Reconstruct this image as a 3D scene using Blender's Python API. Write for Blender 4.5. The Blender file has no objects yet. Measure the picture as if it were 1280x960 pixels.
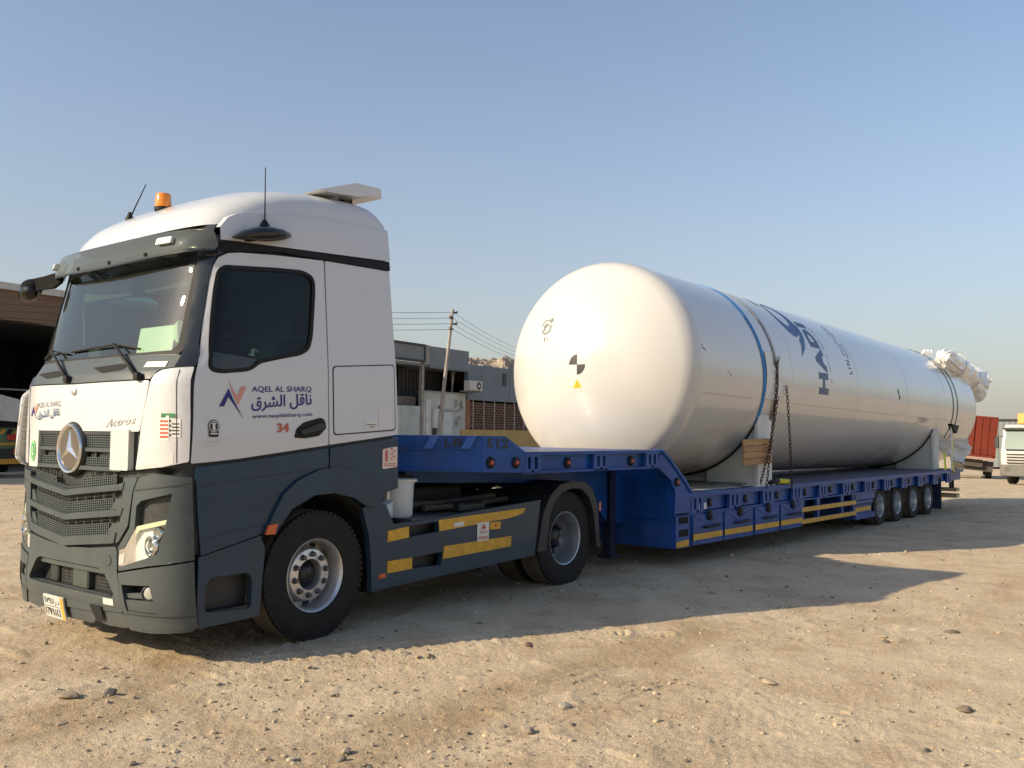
import bpy, bmesh, math, random
import numpy as np
from mathutils import Vector, Matrix
from mathutils.geometry import tessellate_polygon
from bisect import bisect_right

SC = bpy.context.scene
COL = SC.collection
rnd = random.Random(7)

# ---------------------------------------------------------------- camera
cam_d = bpy.data.cameras.new('camera')
cam = bpy.data.objects.new('camera', cam_d)
COL.objects.link(cam)
CAMP = (-3.4508, -5.8423, 1.697)
_yaw, _pit, _rol = math.radians(51.647), math.radians(3.1123), math.radians(0.5689)
_f = Vector((math.sin(_yaw)*math.cos(_pit), math.cos(_yaw)*math.cos(_pit), math.sin(_pit)))
_r = Vector((math.cos(_yaw), -math.sin(_yaw), 0)); _u = _r.cross(_f)
_r2 = _r*math.cos(_rol) + _u*math.sin(_rol); _u2 = _u*math.cos(_rol) - _r*math.sin(_rol)
_m = Matrix((_r2, _u2, -_f)).transposed().to_4x4(); _m.translation = CAMP
cam.matrix_world = _m
cam_d.sensor_width = 36.0; cam_d.lens = 36.0*1135.0/1280.0
cam_d.clip_start = 0.05; cam_d.clip_end = 9000
SC.camera = cam

# ---------------------------------------------------------------- light
SUN_EL = math.radians(27.0)
sx, sy = -0.896, 0.444                       # horizontal direction towards the sun
_n = math.hypot(sx, sy); sx /= _n; sy /= _n
sun_d = bpy.data.lights.new('sun', 'SUN'); sun_d.energy = 4.6; sun_d.angle = math.radians(0.53)
sun_d.color = (1.0, 0.84, 0.585)
sun = bpy.data.objects.new('sun', sun_d); COL.objects.link(sun)
sv = Vector((sx*math.cos(SUN_EL), sy*math.cos(SUN_EL), math.sin(SUN_EL)))
sun.rotation_euler = sv.to_track_quat('Z', 'Y').to_euler(); sun.location = (-20, 10, 30)
W_ = bpy.data.worlds.new('World'); SC.world = W_; W_.use_nodes = True
nt = W_.node_tree; nt.nodes.clear()
sky = nt.nodes.new('ShaderNodeTexSky'); sky.sky_type = 'NISHITA'; sky.sun_disc = False
sky.sun_elevation = SUN_EL; sky.sun_rotation = math.atan2(sx, sy)
sky.altitude = 300; sky.air_density = 1.0; sky.dust_density = 1.6; sky.ozone_density = 1.8
bg = nt.nodes.new('ShaderNodeBackground'); bg.inputs[1].default_value = 0.138
ow = nt.nodes.new('ShaderNodeOutputWorld')
# dusty air: the sky pales evenly towards the horizon all the way round
geo = nt.nodes.new('ShaderNodeTexCoord'); sep = nt.nodes.new('ShaderNodeSeparateXYZ'); nt.links.new(geo.outputs['Generated'], sep.inputs[0])
def _math(op, a, b=None):
    q = nt.nodes.new('ShaderNodeMath'); q.operation = op
    for i_, v_ in enumerate((a, b)):
        if v_ is None: continue
        if isinstance(v_, (int, float)): q.inputs[i_].default_value = v_
        else: nt.links.new(v_, q.inputs[i_])
    return q.outputs[0]
el_ = _math('MAXIMUM', sep.outputs['Z'], 0.0)
hf = _math('MULTIPLY', _math('POWER', 2.718, _math('MULTIPLY', el_, -4.1)), 0.95)
hm = nt.nodes.new('ShaderNodeMix'); hm.data_type = 'RGBA'; nt.links.new(hf, hm.inputs[0])
nt.links.new(sky.outputs[0], hm.inputs[6]); hm.inputs[7].default_value = (2.45, 2.27, 1.93, 1)
nt.links.new(hm.outputs[2], bg.inputs[0]); nt.links.new(bg.outputs[0], ow.inputs[0])
SC.view_settings.view_transform = 'Standard'; SC.view_settings.look = 'None'
SC.view_settings.exposure = 0.5; SC.view_settings.gamma = 1.0
SC.render.engine = 'CYCLES'
SC.cycles.max_bounces = 8; SC.cycles.caustics_reflective = False; SC.cycles.caustics_refractive = False; SC.cycles.transparent_max_bounces = 12

# ---------------------------------------------------------------- materials
MATS = {}
def M(name, col, rough=0.5, metal=0.0, var=0.0, vscale=4.0, bump=0.0, bscale=60.0, coat=0.0, dust=0.0, dscale=3.0,
      emit=0.0, alpha=1.0, spec=0.5, stretch=None, trans=0.0, lowdust=0.0, chips=0.0):
    if name in MATS: return MATS[name]
    m = bpy.data.materials.new(name); m.use_nodes = True; n = m.node_tree.nodes; l = m.node_tree.links
    b = n['Principled BSDF']
    c4 = (*col, 1.0)
    b.inputs['Base Color'].default_value = c4
    b.inputs['Roughness'].default_value = rough; b.inputs['Metallic'].default_value = metal
    b.inputs['Coat Weight'].default_value = coat; b.inputs['Coat Roughness'].default_value = 0.06
    b.inputs['Specular IOR Level'].default_value = spec
    b.inputs['Transmission Weight'].default_value = trans
    if emit: b.inputs['Emission Color'].default_value = c4; b.inputs['Emission Strength'].default_value = emit
    tc = n.new('ShaderNodeTexCoord'); vec = tc.outputs['Object']
    if stretch:
        mp = n.new('ShaderNodeMapping'); mp.inputs['Scale'].default_value = stretch
        l.new(vec, mp.inputs[0]); vec = mp.outputs[0]
    last = None
    if var:
        nz = n.new('ShaderNodeTexNoise'); nz.inputs['Scale'].default_value = vscale; nz.inputs['Detail'].default_value = 6
        l.new(vec, nz.inputs['Vector'])
        cr = n.new('ShaderNodeValToRGB')
        cr.color_ramp.elements[0].position = 0.3; cr.color_ramp.elements[1].position = 0.72
        cr.color_ramp.elements[0].color = (*[max(0, x*(1-var)) for x in col], 1)
        cr.color_ramp.elements[1].color = (*[min(1, x*(1+var*0.7)) for x in col], 1)
        l.new(nz.outputs['Fac'], cr.inputs[0]); last = cr.outputs[0]
    if dust:
        nd = n.new('ShaderNodeTexNoise'); nd.inputs['Scale'].default_value = dscale; nd.inputs['Detail'].default_value = 8
        nd.inputs['Roughness'].default_value = 0.65
        l.new(vec, nd.inputs['Vector'])
        mr = n.new('ShaderNodeMapRange'); mr.inputs[1].default_value = 0.42; mr.inputs[2].default_value = 0.75
        mr.inputs[3].default_value = dust*0.25; mr.inputs[4].default_value = dust
        l.new(nd.outputs['Fac'], mr.inputs[0])
        mx = n.new('ShaderNodeMix'); mx.data_type = 'RGBA'
        l.new(mr.outputs[0], mx.inputs[0])
        if last: l.new(last, mx.inputs[6])
        else: mx.inputs[6].default_value = c4
        mx.inputs[7].default_value = (0.34, 0.27, 0.19, 1)
        last = mx.outputs[2]
        ma = n.new('ShaderNodeMath'); ma.operation = 'MULTIPLY_ADD'; ma.use_clamp = True
        l.new(mr.outputs[0], ma.inputs[0]); ma.inputs[1].default_value = 0.6; ma.inputs[2].default_value = rough
        l.new(ma.outputs[0], b.inputs['Roughness'])
    if chips:                                    # small chips and scrapes down to rusty steel
        nc = n.new('ShaderNodeTexNoise'); nc.inputs['Scale'].default_value = 7.0; nc.inputs['Detail'].default_value = 9; nc.inputs['Roughness'].default_value = .72
        l.new(vec, nc.inputs['Vector']); rc = n.new('ShaderNodeMapRange'); rc.inputs[1].default_value = .665-.05*chips; rc.inputs[2].default_value = .70-.05*chips
        l.new(nc.outputs['Fac'], rc.inputs[0]); mc = n.new('ShaderNodeMix'); mc.data_type = 'RGBA'; l.new(rc.outputs[0], mc.inputs[0])
        if last: l.new(last, mc.inputs[6])
        else: mc.inputs[6].default_value = c4
        mc.inputs[7].default_value = (.085, .055, .042, 1); last = mc.outputs[2]
    if lowdust:                                  # road dust caked on the lowest parts
        sp = n.new('ShaderNodeSeparateXYZ'); l.new(tc.outputs['Object'], sp.inputs[0])
        rz_ = n.new('ShaderNodeMapRange'); rz_.inputs[1].default_value = 1.0; rz_.inputs[2].default_value = .25; rz_.inputs[3].default_value = 0; rz_.inputs[4].default_value = lowdust
        l.new(sp.outputs['Z'], rz_.inputs[0]); nl = n.new('ShaderNodeTexNoise'); nl.inputs['Scale'].default_value = 5; nl.inputs['Detail'].default_value = 9; nl.inputs['Roughness'].default_value = .7
        l.new(tc.outputs['Object'], nl.inputs['Vector']); ml = n.new('ShaderNodeMath'); ml.operation = 'MULTIPLY'; l.new(rz_.outputs[0], ml.inputs[0]); l.new(nl.outputs['Fac'], ml.inputs[1])
        mx2 = n.new('ShaderNodeMix'); mx2.data_type = 'RGBA'; l.new(ml.outputs[0], mx2.inputs[0])
        if last: l.new(last, mx2.inputs[6])
        else: mx2.inputs[6].default_value = c4
        mx2.inputs[7].default_value = (.36, .29, .2, 1); last = mx2.outputs[2]
    if last: l.new(last, b.inputs['Base Color'])
    if bump:
        nb = n.new('ShaderNodeTexNoise'); nb.inputs['Scale'].default_value = bscale; nb.inputs['Detail'].default_value = 5
        l.new(vec, nb.inputs['Vector'])
        bp = n.new('ShaderNodeBump'); bp.inputs['Strength'].default_value = 1.0; bp.inputs['Distance'].default_value = bump
        l.new(nb.outputs['Fac'], bp.inputs['Height']); l.new(bp.outputs[0], b.inputs['Normal'])
    MATS[name] = m
    return m

def glass(name, tint, ior=1.5, rough=0.0, refl=1.0, film=None):
    m = bpy.data.materials.new(name); m.use_nodes = True; n = m.node_tree.nodes; l = m.node_tree.links
    n.clear(); o = n.new('ShaderNodeOutputMaterial'); mx = n.new('ShaderNodeMixShader')
    t = n.new('ShaderNodeBsdfTransparent'); t.inputs[0].default_value = (*tint, 1)
    g = n.new('ShaderNodeBsdfGlossy'); g.inputs['Roughness'].default_value = rough; g.inputs[0].default_value = (refl, refl, refl, 1)
    fr = n.new('ShaderNodeFresnel'); fr.inputs[0].default_value = ior
    l.new(fr.outputs[0], mx.inputs[0]); l.new(t.outputs[0], mx.inputs[1]); l.new(g.outputs[0], mx.inputs[2])
    if film:                                     # a thin dusty film on the sheet
        df = n.new('ShaderNodeBsdfDiffuse'); df.inputs[0].default_value = (*film[1], 1); m2 = n.new('ShaderNodeMixShader'); m2.inputs[0].default_value = film[0]
        l.new(mx.outputs[0], m2.inputs[1]); l.new(df.outputs[0], m2.inputs[2]); l.new(m2.outputs[0], o.inputs[0])
    else: l.new(mx.outputs[0], o.inputs[0])
    MATS[name] = m
    return m

WHITE = M('white_paint', (0.61, 0.612, 0.615), 0.28, coat=0.6, var=0.03, bump=0.0007, bscale=1.7, dust=0.07, dscale=2.0)
GREY = M('slate_paint', (0.012, 0.040, 0.072), 0.38, coat=0.18, spec=0.35, var=0.15, dust=0.015, lowdust=0.07, dscale=2.5)
PLAS = M('grey_plastic', (0.045, 0.060, 0.066), 0.46, var=0.12, bump=0.0004, bscale=300, dust=0.05, lowdust=0.10, dscale=3)
PLASD = M('dark_plastic', (0.018, 0.021, 0.023), 0.5, var=0.1, dust=0.05)
BLACK = M('black_rubber', (0.010, 0.010, 0.011), 0.6, spec=0.25, var=0.2, dust=0.025)
MATTE = M('matt_black', (0.010, 0.010, 0.010), 0.9, spec=0.1)
BLACKP = M('black_trim', (0.012, 0.013, 0.014), 0.22, coat=0.3)
VOID = M('dark_void', (0.006, 0.006, 0.006), 0.9)
CHROME = M('chrome', (0.78, 0.78, 0.78), 0.12, 1.0)
STEEL = M('wheel_steel', (0.66, 0.66, 0.66), 0.32, 0.85, var=0.15, vscale=12, dust=0.22, dscale=8)
ALU = M('trailer_rim', (0.62, 0.64, 0.66), 0.3, 0.75, var=0.1, dust=0.12, dscale=10)
TYRE = M('tyre_rubber', (0.010, 0.010, 0.0105), 0.7, spec=0.3, var=0.25, vscale=9, dust=0.04, dscale=4, bump=0.0008, bscale=80)
TREAD = M('dusty_tread', (0.075, 0.063, 0.047), 0.9, var=0.35, vscale=9, dust=0.55, dscale=6)
CHAS = M('chassis_black', (0.02, 0.02, 0.021), 0.6, var=0.3, dust=0.25, dscale=5)
BLUE = M('blue_trailer_paint', (0.006, 0.070, 0.285), 0.4, coat=0.1, spec=0.22, var=0.25, vscale=2.5, dust=0.03, lowdust=0.08, chips=0.6, dscale=3)
BLUEL = M('blue_rib_paint', (0.014, 0.11, 0.42), 0.4, var=0.1, dust=0.03)
DECK = M('deck_plate', (0.04, 0.07, 0.15), 0.55, var=0.3, vscale=3, dust=0.4, dscale=2.5)
YEL = M('yellow_reflector', (0.68, 0.36, 0.018), 0.35, var=0.22, vscale=14, bump=0.0006, bscale=160, dust=0.16, chips=0.5)
PALEY = M('faded_reflector', (0.6, 0.45, 0.22), 0.4, var=0.15, dust=0.2)
AMBER = M('amber_lens', (0.8, 0.24, 0.01), 0.15, coat=0.5, var=0.15, vscale=20)
REDL = M('red_lens', (0.45, 0.03, 0.015), 0.2, coat=0.5)
ORANGEL = M('orange_lens', (0.55, 0.1, 0.02), 0.25, coat=0.5)
INKB = M('ink_blue', (0.012, 0.012, 0.16), 0.45)
INKP = M('ink_pink', (0.62, 0.29, 0.22), 0.45)
INKR = M('ink_red', (0.5, 0.11, 0.06), 0.5)
INKK = M('ink_black', (0.015, 0.015, 0.017), 0.5)
INKG = M('ink_green', (0.03, 0.2, 0.05), 0.5)
INKN = M('ink_navy', (0.018, 0.055, 0.17), 0.4)
PAPER = M('sticker_paper', (0.72, 0.7, 0.64), 0.6, var=0.08, vscale=20)
PLATEW = M('plate_white', (0.55, 0.56, 0.53), 0.35, var=0.06, dust=0.08)
TANKW = M('tank_paint', (0.595, 0.575, 0.545), 0.2, coat=0.6, var=0.04, vscale=0.8, bump=0.0006, bscale=1.3, dust=0.07, dscale=0.7)
SADDLE = M('saddle_paint', (0.6, 0.63, 0.58), 0.45, var=0.06, dust=0.14)
STRAPB = M('blue_webbing', (0.02, 0.20, 0.55), 0.7, var=0.15, vscale=30)
STRAPG = M('grey_webbing', (0.3, 0.32, 0.34), 0.7, var=0.15, vscale=30)
STRAPY = M('lime_webbing', (0.62, 0.62, 0.05), 0.7, var=0.15)
CHAIN = M('rusty_chain', (0.055, 0.035, 0.025), 0.6, 0.4, var=0.5, vscale=30)
WOOD = M('board_wood', (0.42, 0.24, 0.11), 0.7, var=0.35, vscale=6, stretch=(3, 3, 26), bump=0.001, bscale=20)
FOIL = M('plastic_foil', (0.80, 0.79, 0.76), 0.2, 0.0, var=0.05, bump=0.03, bscale=7, coat=0.8)
GLASSW = glass('windscreen_glass', (0.62, 0.84, 0.68), 1.65, film=(.03, (.38, .44, .36)))
GLASSS = glass('side_glass', (0.09, 0.16, 0.2), 1.35)
SMOKE = glass('smoked_acrylic', (0.30, 0.34, 0.29), 1.6, film=(.35, (.17, .185, .165)))
LENS = glass('clear_lens', (0.9, 0.92, 0.9), 1.35)

# ---------------------------------------------------------------- object helpers
def link(o, parent=None):
    COL.objects.link(o)
    if parent is not None:
        o.parent = parent
        if parent.parent is None and parent.get('local') is None:
            o.matrix_parent_inverse = parent.matrix_basis.inverted()
    return o

def thing(name, label, cat, loc=(0, 0, 0), rotz=0.0, group=None, local=False, mat=None):
    o = bpy.data.objects.new(name, None); COL.objects.link(o)
    o.empty_display_size = 0.3
    if mat is not None: o.matrix_basis = mat
    else: o.location = loc; o.rotation_euler = (0, 0, rotz)
    o['label'] = label; o['category'] = cat
    if group: o['group'] = group
    if local: o['local'] = 1
    return o

def tag(o, label=None, cat=None, group=None, kind=None):
    if label: o['label'] = label
    if cat: o['category'] = cat
    if group: o['group'] = group
    if kind: o['kind'] = kind
    return o

class MB:
    def __init__(s): s.v = []; s.f = []; s.sm = []; s.mi = []
    def add(s, vs, fs, smooth=False, mi=0):
        k = len(s.v); s.v += [tuple(v) for v in vs]
        for f in fs: s.f.append([i+k for i in f]); s.sm.append(smooth); s.mi.append(mi)
    def box(s, a, b, mi=0, rot=None, bev=0.0):
        x0, y0, z0 = a; x1, y1, z1 = b
        if bev > 0:
            t = min(bev, (x1-x0)*.49, (y1-y0)*.49, (z1-z0)*.49)
            bm = bmesh.new(); bmesh.ops.create_cube(bm, size=1.0)
            for v in bm.verts:
                v.co = Vector(((x0+x1)/2+v.co.x*(x1-x0), (y0+y1)/2+v.co.y*(y1-y0), (z0+z1)/2+v.co.z*(z1-z0)))
            bmesh.ops.bevel(bm, geom=bm.edges[:], offset=t, segments=1, affect='EDGES', profile=0.5)
            bm.verts.index_update()
            vs = [v.co.copy() for v in bm.verts]; fs = [[v.index for v in f.verts] for f in bm.faces]; bm.free()
            if rot is not None: vs = [rot @ v for v in vs]
            s.add(vs, fs, False, mi); return
        vs = [Vector(p) for p in ((x0, y0, z0), (x1, y0, z0), (x1, y1, z0), (x0, y1, z0), (x0, y0, z1), (x1, y0, z1), (x1, y1, z1), (x0, y1, z1))]
        if rot is not None: vs = [rot @ v for v in vs]
        s.add(vs, [(0, 3, 2, 1), (4, 5, 6, 7), (0, 1, 5, 4), (1, 2, 6, 5), (2, 3, 7, 6), (3, 0, 4, 7)], False, mi)
    def prism(s, poly, axis, a, b, mi=0, smooth=False):
        """extrude a 2D polygon along an axis ('x','y','z') from a to b; poly in the other two coords in order"""
        def P(q, t):
            if axis == 'x': return (t, q[0], q[1])
            if axis == 'y': return (q[0], t, q[1])
            return (q[0], q[1], t)
        n = len(poly)
        vs = [P(q, a) for q in poly] + [P(q, b) for q in poly]
        tr = tessellate_polygon([[Vector((q[0], q[1], 0)) for q in poly]])
        fs = [list(t) for t in tr] + [[i+n for i in t] for t in tr]
        s.add(vs, fs, False, mi)
        s.add(vs, [(i, (i+1) % n, (i+1) % n+n, i+n) for i in range(n)], smooth, mi)
    def lathe(s, prof, axis='y', c=(0, 0, 0), seg=32, mi=0, smooth=True, sharp=None):
        """prof list of (r, t) along the axis"""
        vs = []
        for r, t in prof:
            for k in range(seg):
                a = 2*math.pi*k/seg; p, q = r*math.cos(a), r*math.sin(a)
                vs.append((c[0]+p, c[1]+t, c[2]+q) if axis == 'y' else (c[0]+t, c[1]+p, c[2]+q) if axis == 'x' else (c[0]+p, c[1]+q, c[2]+t))
        fs = []
        for i in range(len(prof)-1):
            for k in range(seg):
                k2 = (k+1) % seg
                fs.append((i*seg+k, i*seg+k2, (i+1)*seg+k2, (i+1)*seg+k))
        s.add(vs, fs, smooth, mi)
    def tube(s, pts, r, seg=8, mi=0, cap=True, smooth=True, flat=None):
        pts = [Vector(p) for p in pts]; n = len(pts); vs = []
        up = Vector((0, 0, 1)); prev = None
        for i, p in enumerate(pts):
            d = (pts[min(i+1, n-1)]-pts[max(i-1, 0)]).normalized()
            if prev is None:
                a = d.cross(up)
                if a.length < 1e-3: a = d.cross(Vector((1, 0, 0)))
                a.normalize()
            else:
                a = (prev-d*prev.dot(d)).normalized()
            prev = a; b = d.cross(a)
            rr = r[i] if isinstance(r, (list, tuple)) else r
            for k in range(seg):
                t = 2*math.pi*k/seg
                vs.append(p+a*math.cos(t)*rr+b*math.sin(t)*rr*(flat or 1.0))
        fs = []
        for i in range(n-1):
            for k in range(seg):
                k2 = (k+1) % seg
                fs.append((i*seg+k, i*seg+k2, (i+1)*seg+k2, (i+1)*seg+k))
        s.add(vs, fs, smooth, mi)
        if cap: s.add(vs[:seg], [tuple(range(seg))], False, mi); s.add(vs[-seg:], [tuple(reversed(range(seg)))], False, mi)
    def mesh(s, name, mats):
        me = bpy.data.meshes.new(name); me.from_pydata([tuple(v) for v in s.v], [], s.f)
        me.polygons.foreach_set('use_smooth', s.sm); me.polygons.foreach_set('material_index', s.mi)
        for m in (mats if isinstance(mats, (list, tuple)) else [mats]): me.materials.append(m)
        bm = bmesh.new(); bm.from_mesh(me); bmesh.ops.remove_doubles(bm, verts=bm.verts, dist=1e-5)
        bmesh.ops.recalc_face_normals(bm, faces=bm.faces); 
        for e in bm.edges:
            if len(e.link_faces) == 2 and e.calc_face_angle(0) > math.radians(38): e.smooth = False
        bm.to_mesh(me); bm.free()
        return me
    def build(s, name, mats, parent=None, label=None):
        o = bpy.data.objects.new(name, s.mesh(name, mats)); link(o, parent)
        if label: o['label'] = label
        return o

def inst(name, me, parent, loc=(0, 0, 0), rot=(0, 0, 0), scale=None, label=None):
    o = bpy.data.objects.new(name, me); o.location = loc; o.rotation_euler = rot
    if scale: o.scale = scale
    link(o, parent)
    if label: o['label'] = label
    return o

def copy_tree(o, parent=None):
    c = o.copy(); COL.objects.link(c); c.parent = parent
    if parent is not None: c.matrix_parent_inverse = o.matrix_parent_inverse
    for ch in list(o.children): copy_tree(ch, c)
    return c

def fillet(poly, r, seg=4):
    """round the corners of a 2D polygon; r a number or a list"""
    out = []; n = len(poly)
    for i in range(n):
        p0, p, p1 = Vector(poly[i-1]), Vector(poly[i]), Vector(poly[(i+1) % n])
        rr = r[i] if isinstance(r, (list, tuple)) else r
        a = p0-p; b = p1-p
        t = min(rr, a.length*.45, b.length*.45)
        if t < 1e-4: out.append(tuple(p)); continue
        q0 = p+a.normalized()*t; q1 = p+b.normalized()*t
        for k in range(seg+1):
            u = k/seg; out.append(tuple(q0*(1-u)**2+p*2*u*(1-u)+q1*u*u))
    return out

def panel(name, outer, fn, mat, parent, holes=(), off=0.0, th=0.015, L=0.09, mirror=None, label=None, edge=0.004):
    """a shaped sheet: 2D outline (with holes) mapped through fn(s, z, off) on to a curved surface, with a turned-in edge"""
    loops = [list(outer)]+[list(h) for h in holes]
    flat = [q for lp in loops for q in lp]
    tr = tessellate_polygon([[Vector((q[0], q[1], 0)) for q in lp] for lp in loops])
    bm = bmesh.new(); vs = [bm.verts.new((q[0], q[1], 0)) for q in flat]
    for t in tr:
        try: bm.faces.new([vs[i] for i in t])
        except ValueError: pass
    for _ in range(6):
        es = [e for e in bm.edges if e.calc_length() > L]
        if not es: break
        bmesh.ops.subdivide_edges(bm, edges=es, cuts=1)
        bmesh.ops.triangulate(bm, faces=bm.faces[:])
    bmesh.ops.recalc_face_normals(bm, faces=bm.faces)
    bm.verts.index_update()
    uv = [(v.co.x, v.co.y) for v in bm.verts]
    be = [(e.verts[0].index, e.verts[1].index) for e in bm.edges if e.is_boundary]
    faces = [[v.index for v in f.verts] for f in bm.faces]
    bm.free()
    mb = MB(); top = [fn(a, b, off) for a, b in uv]
    mb.add(top, faces, True)
    if th:
        ids = sorted({i for e in be for i in e}); mp = {i: k for k, i in enumerate(ids)}; n = len(ids)
        r0 = [top[i] for i in ids]; r1 = [fn(*uv[i], off-th) for i in ids]
        mb.add(r0+r1, [(mp[a], mp[b], mp[b]+n, mp[a]+n) for a, b in be], False)
    if mirror is not None:
        mb.v = [mirror(v) for v in mb.v]
    return mb.build(name, mat, parent, label)

def text2d(body, bold=0.0, shear=0.0, spacing=1.0):
    """outline text as flat 2D vertices and faces, normalised to a unit box"""
    c = bpy.data.curves.new('lettering', 'FONT'); c.body = body; c.resolution_u = 2; c.offset = bold; c.shear = shear
    c.space_character = spacing
    o = bpy.data.objects.new('lettering', c); COL.objects.link(o)
    bpy.context.view_layer.update()
    ev = o.evaluated_get(bpy.context.evaluated_depsgraph_get()); me = ev.to_mesh()
    v = np.array([tuple(q.co[:2]) for q in me.vertices]); f = [list(p.vertices) for p in me.polygons]
    ev.to_mesh_clear(); bpy.data.objects.remove(o); bpy.data.curves.remove(c)
    mn = v.min(0); mx = v.max(0)
    return (v-mn)/(mx-mn), f, float((mx-mn)[0]/(mx-mn)[1])

def letters(name, body, fn, bl, br, tl, mat, parent, bold=0.0, shear=0.0, off=0.004, label=None, spacing=1.0, sub=0.0, _part=None):
    uv, f, asp = text2d(body, bold, shear, spacing)
    if ' ' in body and not _part:                       # one object for each word
        iv = sorted((uv[q, 0].min(), uv[q, 0].max()) for q in f); gaps = []; hi = iv[0][1]
        for a, b in iv[1:]:
            if a > hi: gaps.append((a-hi, (a+hi)/2))
            hi = max(hi, b)
        cuts = sorted(m for _, m in sorted(gaps)[-body.count(' '):]); res = []
        for k in range(len(cuts)+1):
            lo, up = ([-9]+cuts)[k], (cuts+[9])[k]
            ff = [q for q in f if lo < uv[q[0], 0] < up]; res.append(letters(name, body, fn, bl, br, tl, mat, parent, bold, shear, off, label, spacing, sub, (uv, ff)))
        return res[0]
    if _part: uv, f = _part
    bl, br, tl = map(np.array, (bl, br, tl))
    pts = [tuple(bl+(br-bl)*u+(tl-bl)*w) for u, w in uv]
    mb = MB()
    if sub:
        bm = bmesh.new(); vs = [bm.verts.new((a, b, 0)) for a, b in pts]
        for q in f:
            try: bm.faces.new([vs[i] for i in q])
            except ValueError: pass
        bmesh.ops.delete(bm, geom=[v for v in bm.verts if not v.link_faces], context='VERTS')
        bmesh.ops.triangulate(bm, faces=bm.faces[:])
        for _ in range(4):
            es = [e for e in bm.edges if e.calc_length() > sub]
            if not es: break
            bmesh.ops.subdivide_edges(bm, edges=es, cuts=1); bmesh.ops.triangulate(bm, faces=bm.faces[:])
        bm.verts.index_update(); pts = [(v.co.x, v.co.y) for v in bm.verts]; f = [[v.index for v in q.verts] for q in bm.faces]; bm.free()
    use = sorted({i for q in f for i in q}); mp = {i: k for k, i in enumerate(use)}
    mb.add([fn(*pts[i], off) for i in use], [[mp[i] for i in q] for q in f], False)
    return mb.build(name, mat, parent, label)

def decal(name, polys, fn, mat, parent, off=0.004, L=0.15, label=None):
    mb = MB()
    for poly in polys:
        tr = tessellate_polygon([[Vector((q[0], q[1], 0)) for q in poly]])
        bm = bmesh.new(); vs = [bm.verts.new((q[0], q[1], 0)) for q in poly]
        for t in tr:
            try: bm.faces.new([vs[i] for i in t])
            except ValueError: pass
        for _ in range(5):
            es = [e for e in bm.edges if e.calc_length() > L]
            if not es: break
            bmesh.ops.subdivide_edges(bm, edges=es, cuts=1); bmesh.ops.triangulate(bm, faces=bm.faces[:])
        bm.verts.index_update()
        mb.add([fn(v.co.x, v.co.y, off) for v in bm.verts], [[v.index for v in q.verts] for q in bm.faces], True); bm.free()
    return mb.build(name, mat, parent, label)

def rect(a, b, c, d): return [(a, b), (c, b), (c, d), (a, d)]
def disc(cx, cy, rx, ry, n=24, a0=0.0, a1=2*math.pi):
    full = abs(a1-a0-2*math.pi) < 1e-6
    k = n if full else n+1
    return [(cx+rx*math.cos(a0+(a1-a0)*i/n), cy+ry*math.sin(a0+(a1-a0)*i/n)) for i in range(k)]

def ellip(mb, c, r, rot=None, seg=18, rings_=10, mi=0):
    vs_ = []
    for i in range(rings_+1):
        t = math.pi*i/rings_
        for k in range(seg):
            a = 2*math.pi*k/seg; p = Vector((r[0]*math.sin(t)*math.cos(a), r[1]*math.sin(t)*math.sin(a), r[2]*math.cos(t)))
            if rot is not None: p = rot @ p
            vs_.append(Vector(c)+p)
    mb.add(vs_, [(i*seg+k, i*seg+(k+1) % seg, (i+1)*seg+(k+1) % seg, (i+1)*seg+k) for i in range(rings_) for k in range(seg)], True, mi)
# ---------------------------------------------------------------- ground
def _hash(ix, iy, seed):
    h = (ix.astype(np.int64)*374761393+iy.astype(np.int64)*668265263+seed*1442695041) & 0x7fffffff
    h = ((h ^ (h >> 13))*1274126177) & 0x7fffffff
    return ((h ^ (h >> 16)) & 0xffff)/65535.0
def vnoise(x, y, seed=0):
    ix = np.floor(x); iy = np.floor(y); fx = x-ix; fy = y-iy
    fx = fx*fx*(3-2*fx); fy = fy*fy*(3-2*fy)
    a = _hash(ix, iy, seed); b = _hash(ix+1, iy, seed); c = _hash(ix, iy+1, seed); d = _hash(ix+1, iy+1, seed)
    return (a*(1-fx)+b*fx)*(1-fy)+(c*(1-fx)+d*fx)*fy-0.5
def pdist(x, y, pts):
    """signed distance to a polyline and distance run along it"""
    best = np.full(x.shape, 1e9); sd = np.zeros(x.shape); al = np.zeros(x.shape); run = 0.0
    for (x0, y0), (x1, y1) in zip(pts[:-1], pts[1:]):
        dx, dy = x1-x0, y1-y0; L = math.hypot(dx, dy); dx /= L; dy /= L
        t = np.clip((x-x0)*dx+(y-y0)*dy, 0, L); ex = x-x0-t*dx; ey = y-y0-t*dy; d = np.hypot(ex, ey)
        s = np.sign(ex*-dy+ey*dx)
        k = d < best
        best = np.where(k, d, best); sd = np.where(k, d*s, sd); al = np.where(k, run+t, al); run += L
    return sd, al
def smooth(pts, n=3):
    for _ in range(n):
        q = [pts[0]]
        for a, b in zip(pts[:-1], pts[1:]):
            q.append((a[0]*.75+b[0]*.25, a[1]*.75+b[1]*.25)); q.append((a[0]*.25+b[0]*.75, a[1]*.25+b[1]*.75))
        q.append(pts[-1]); pts = q
    return pts
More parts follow.
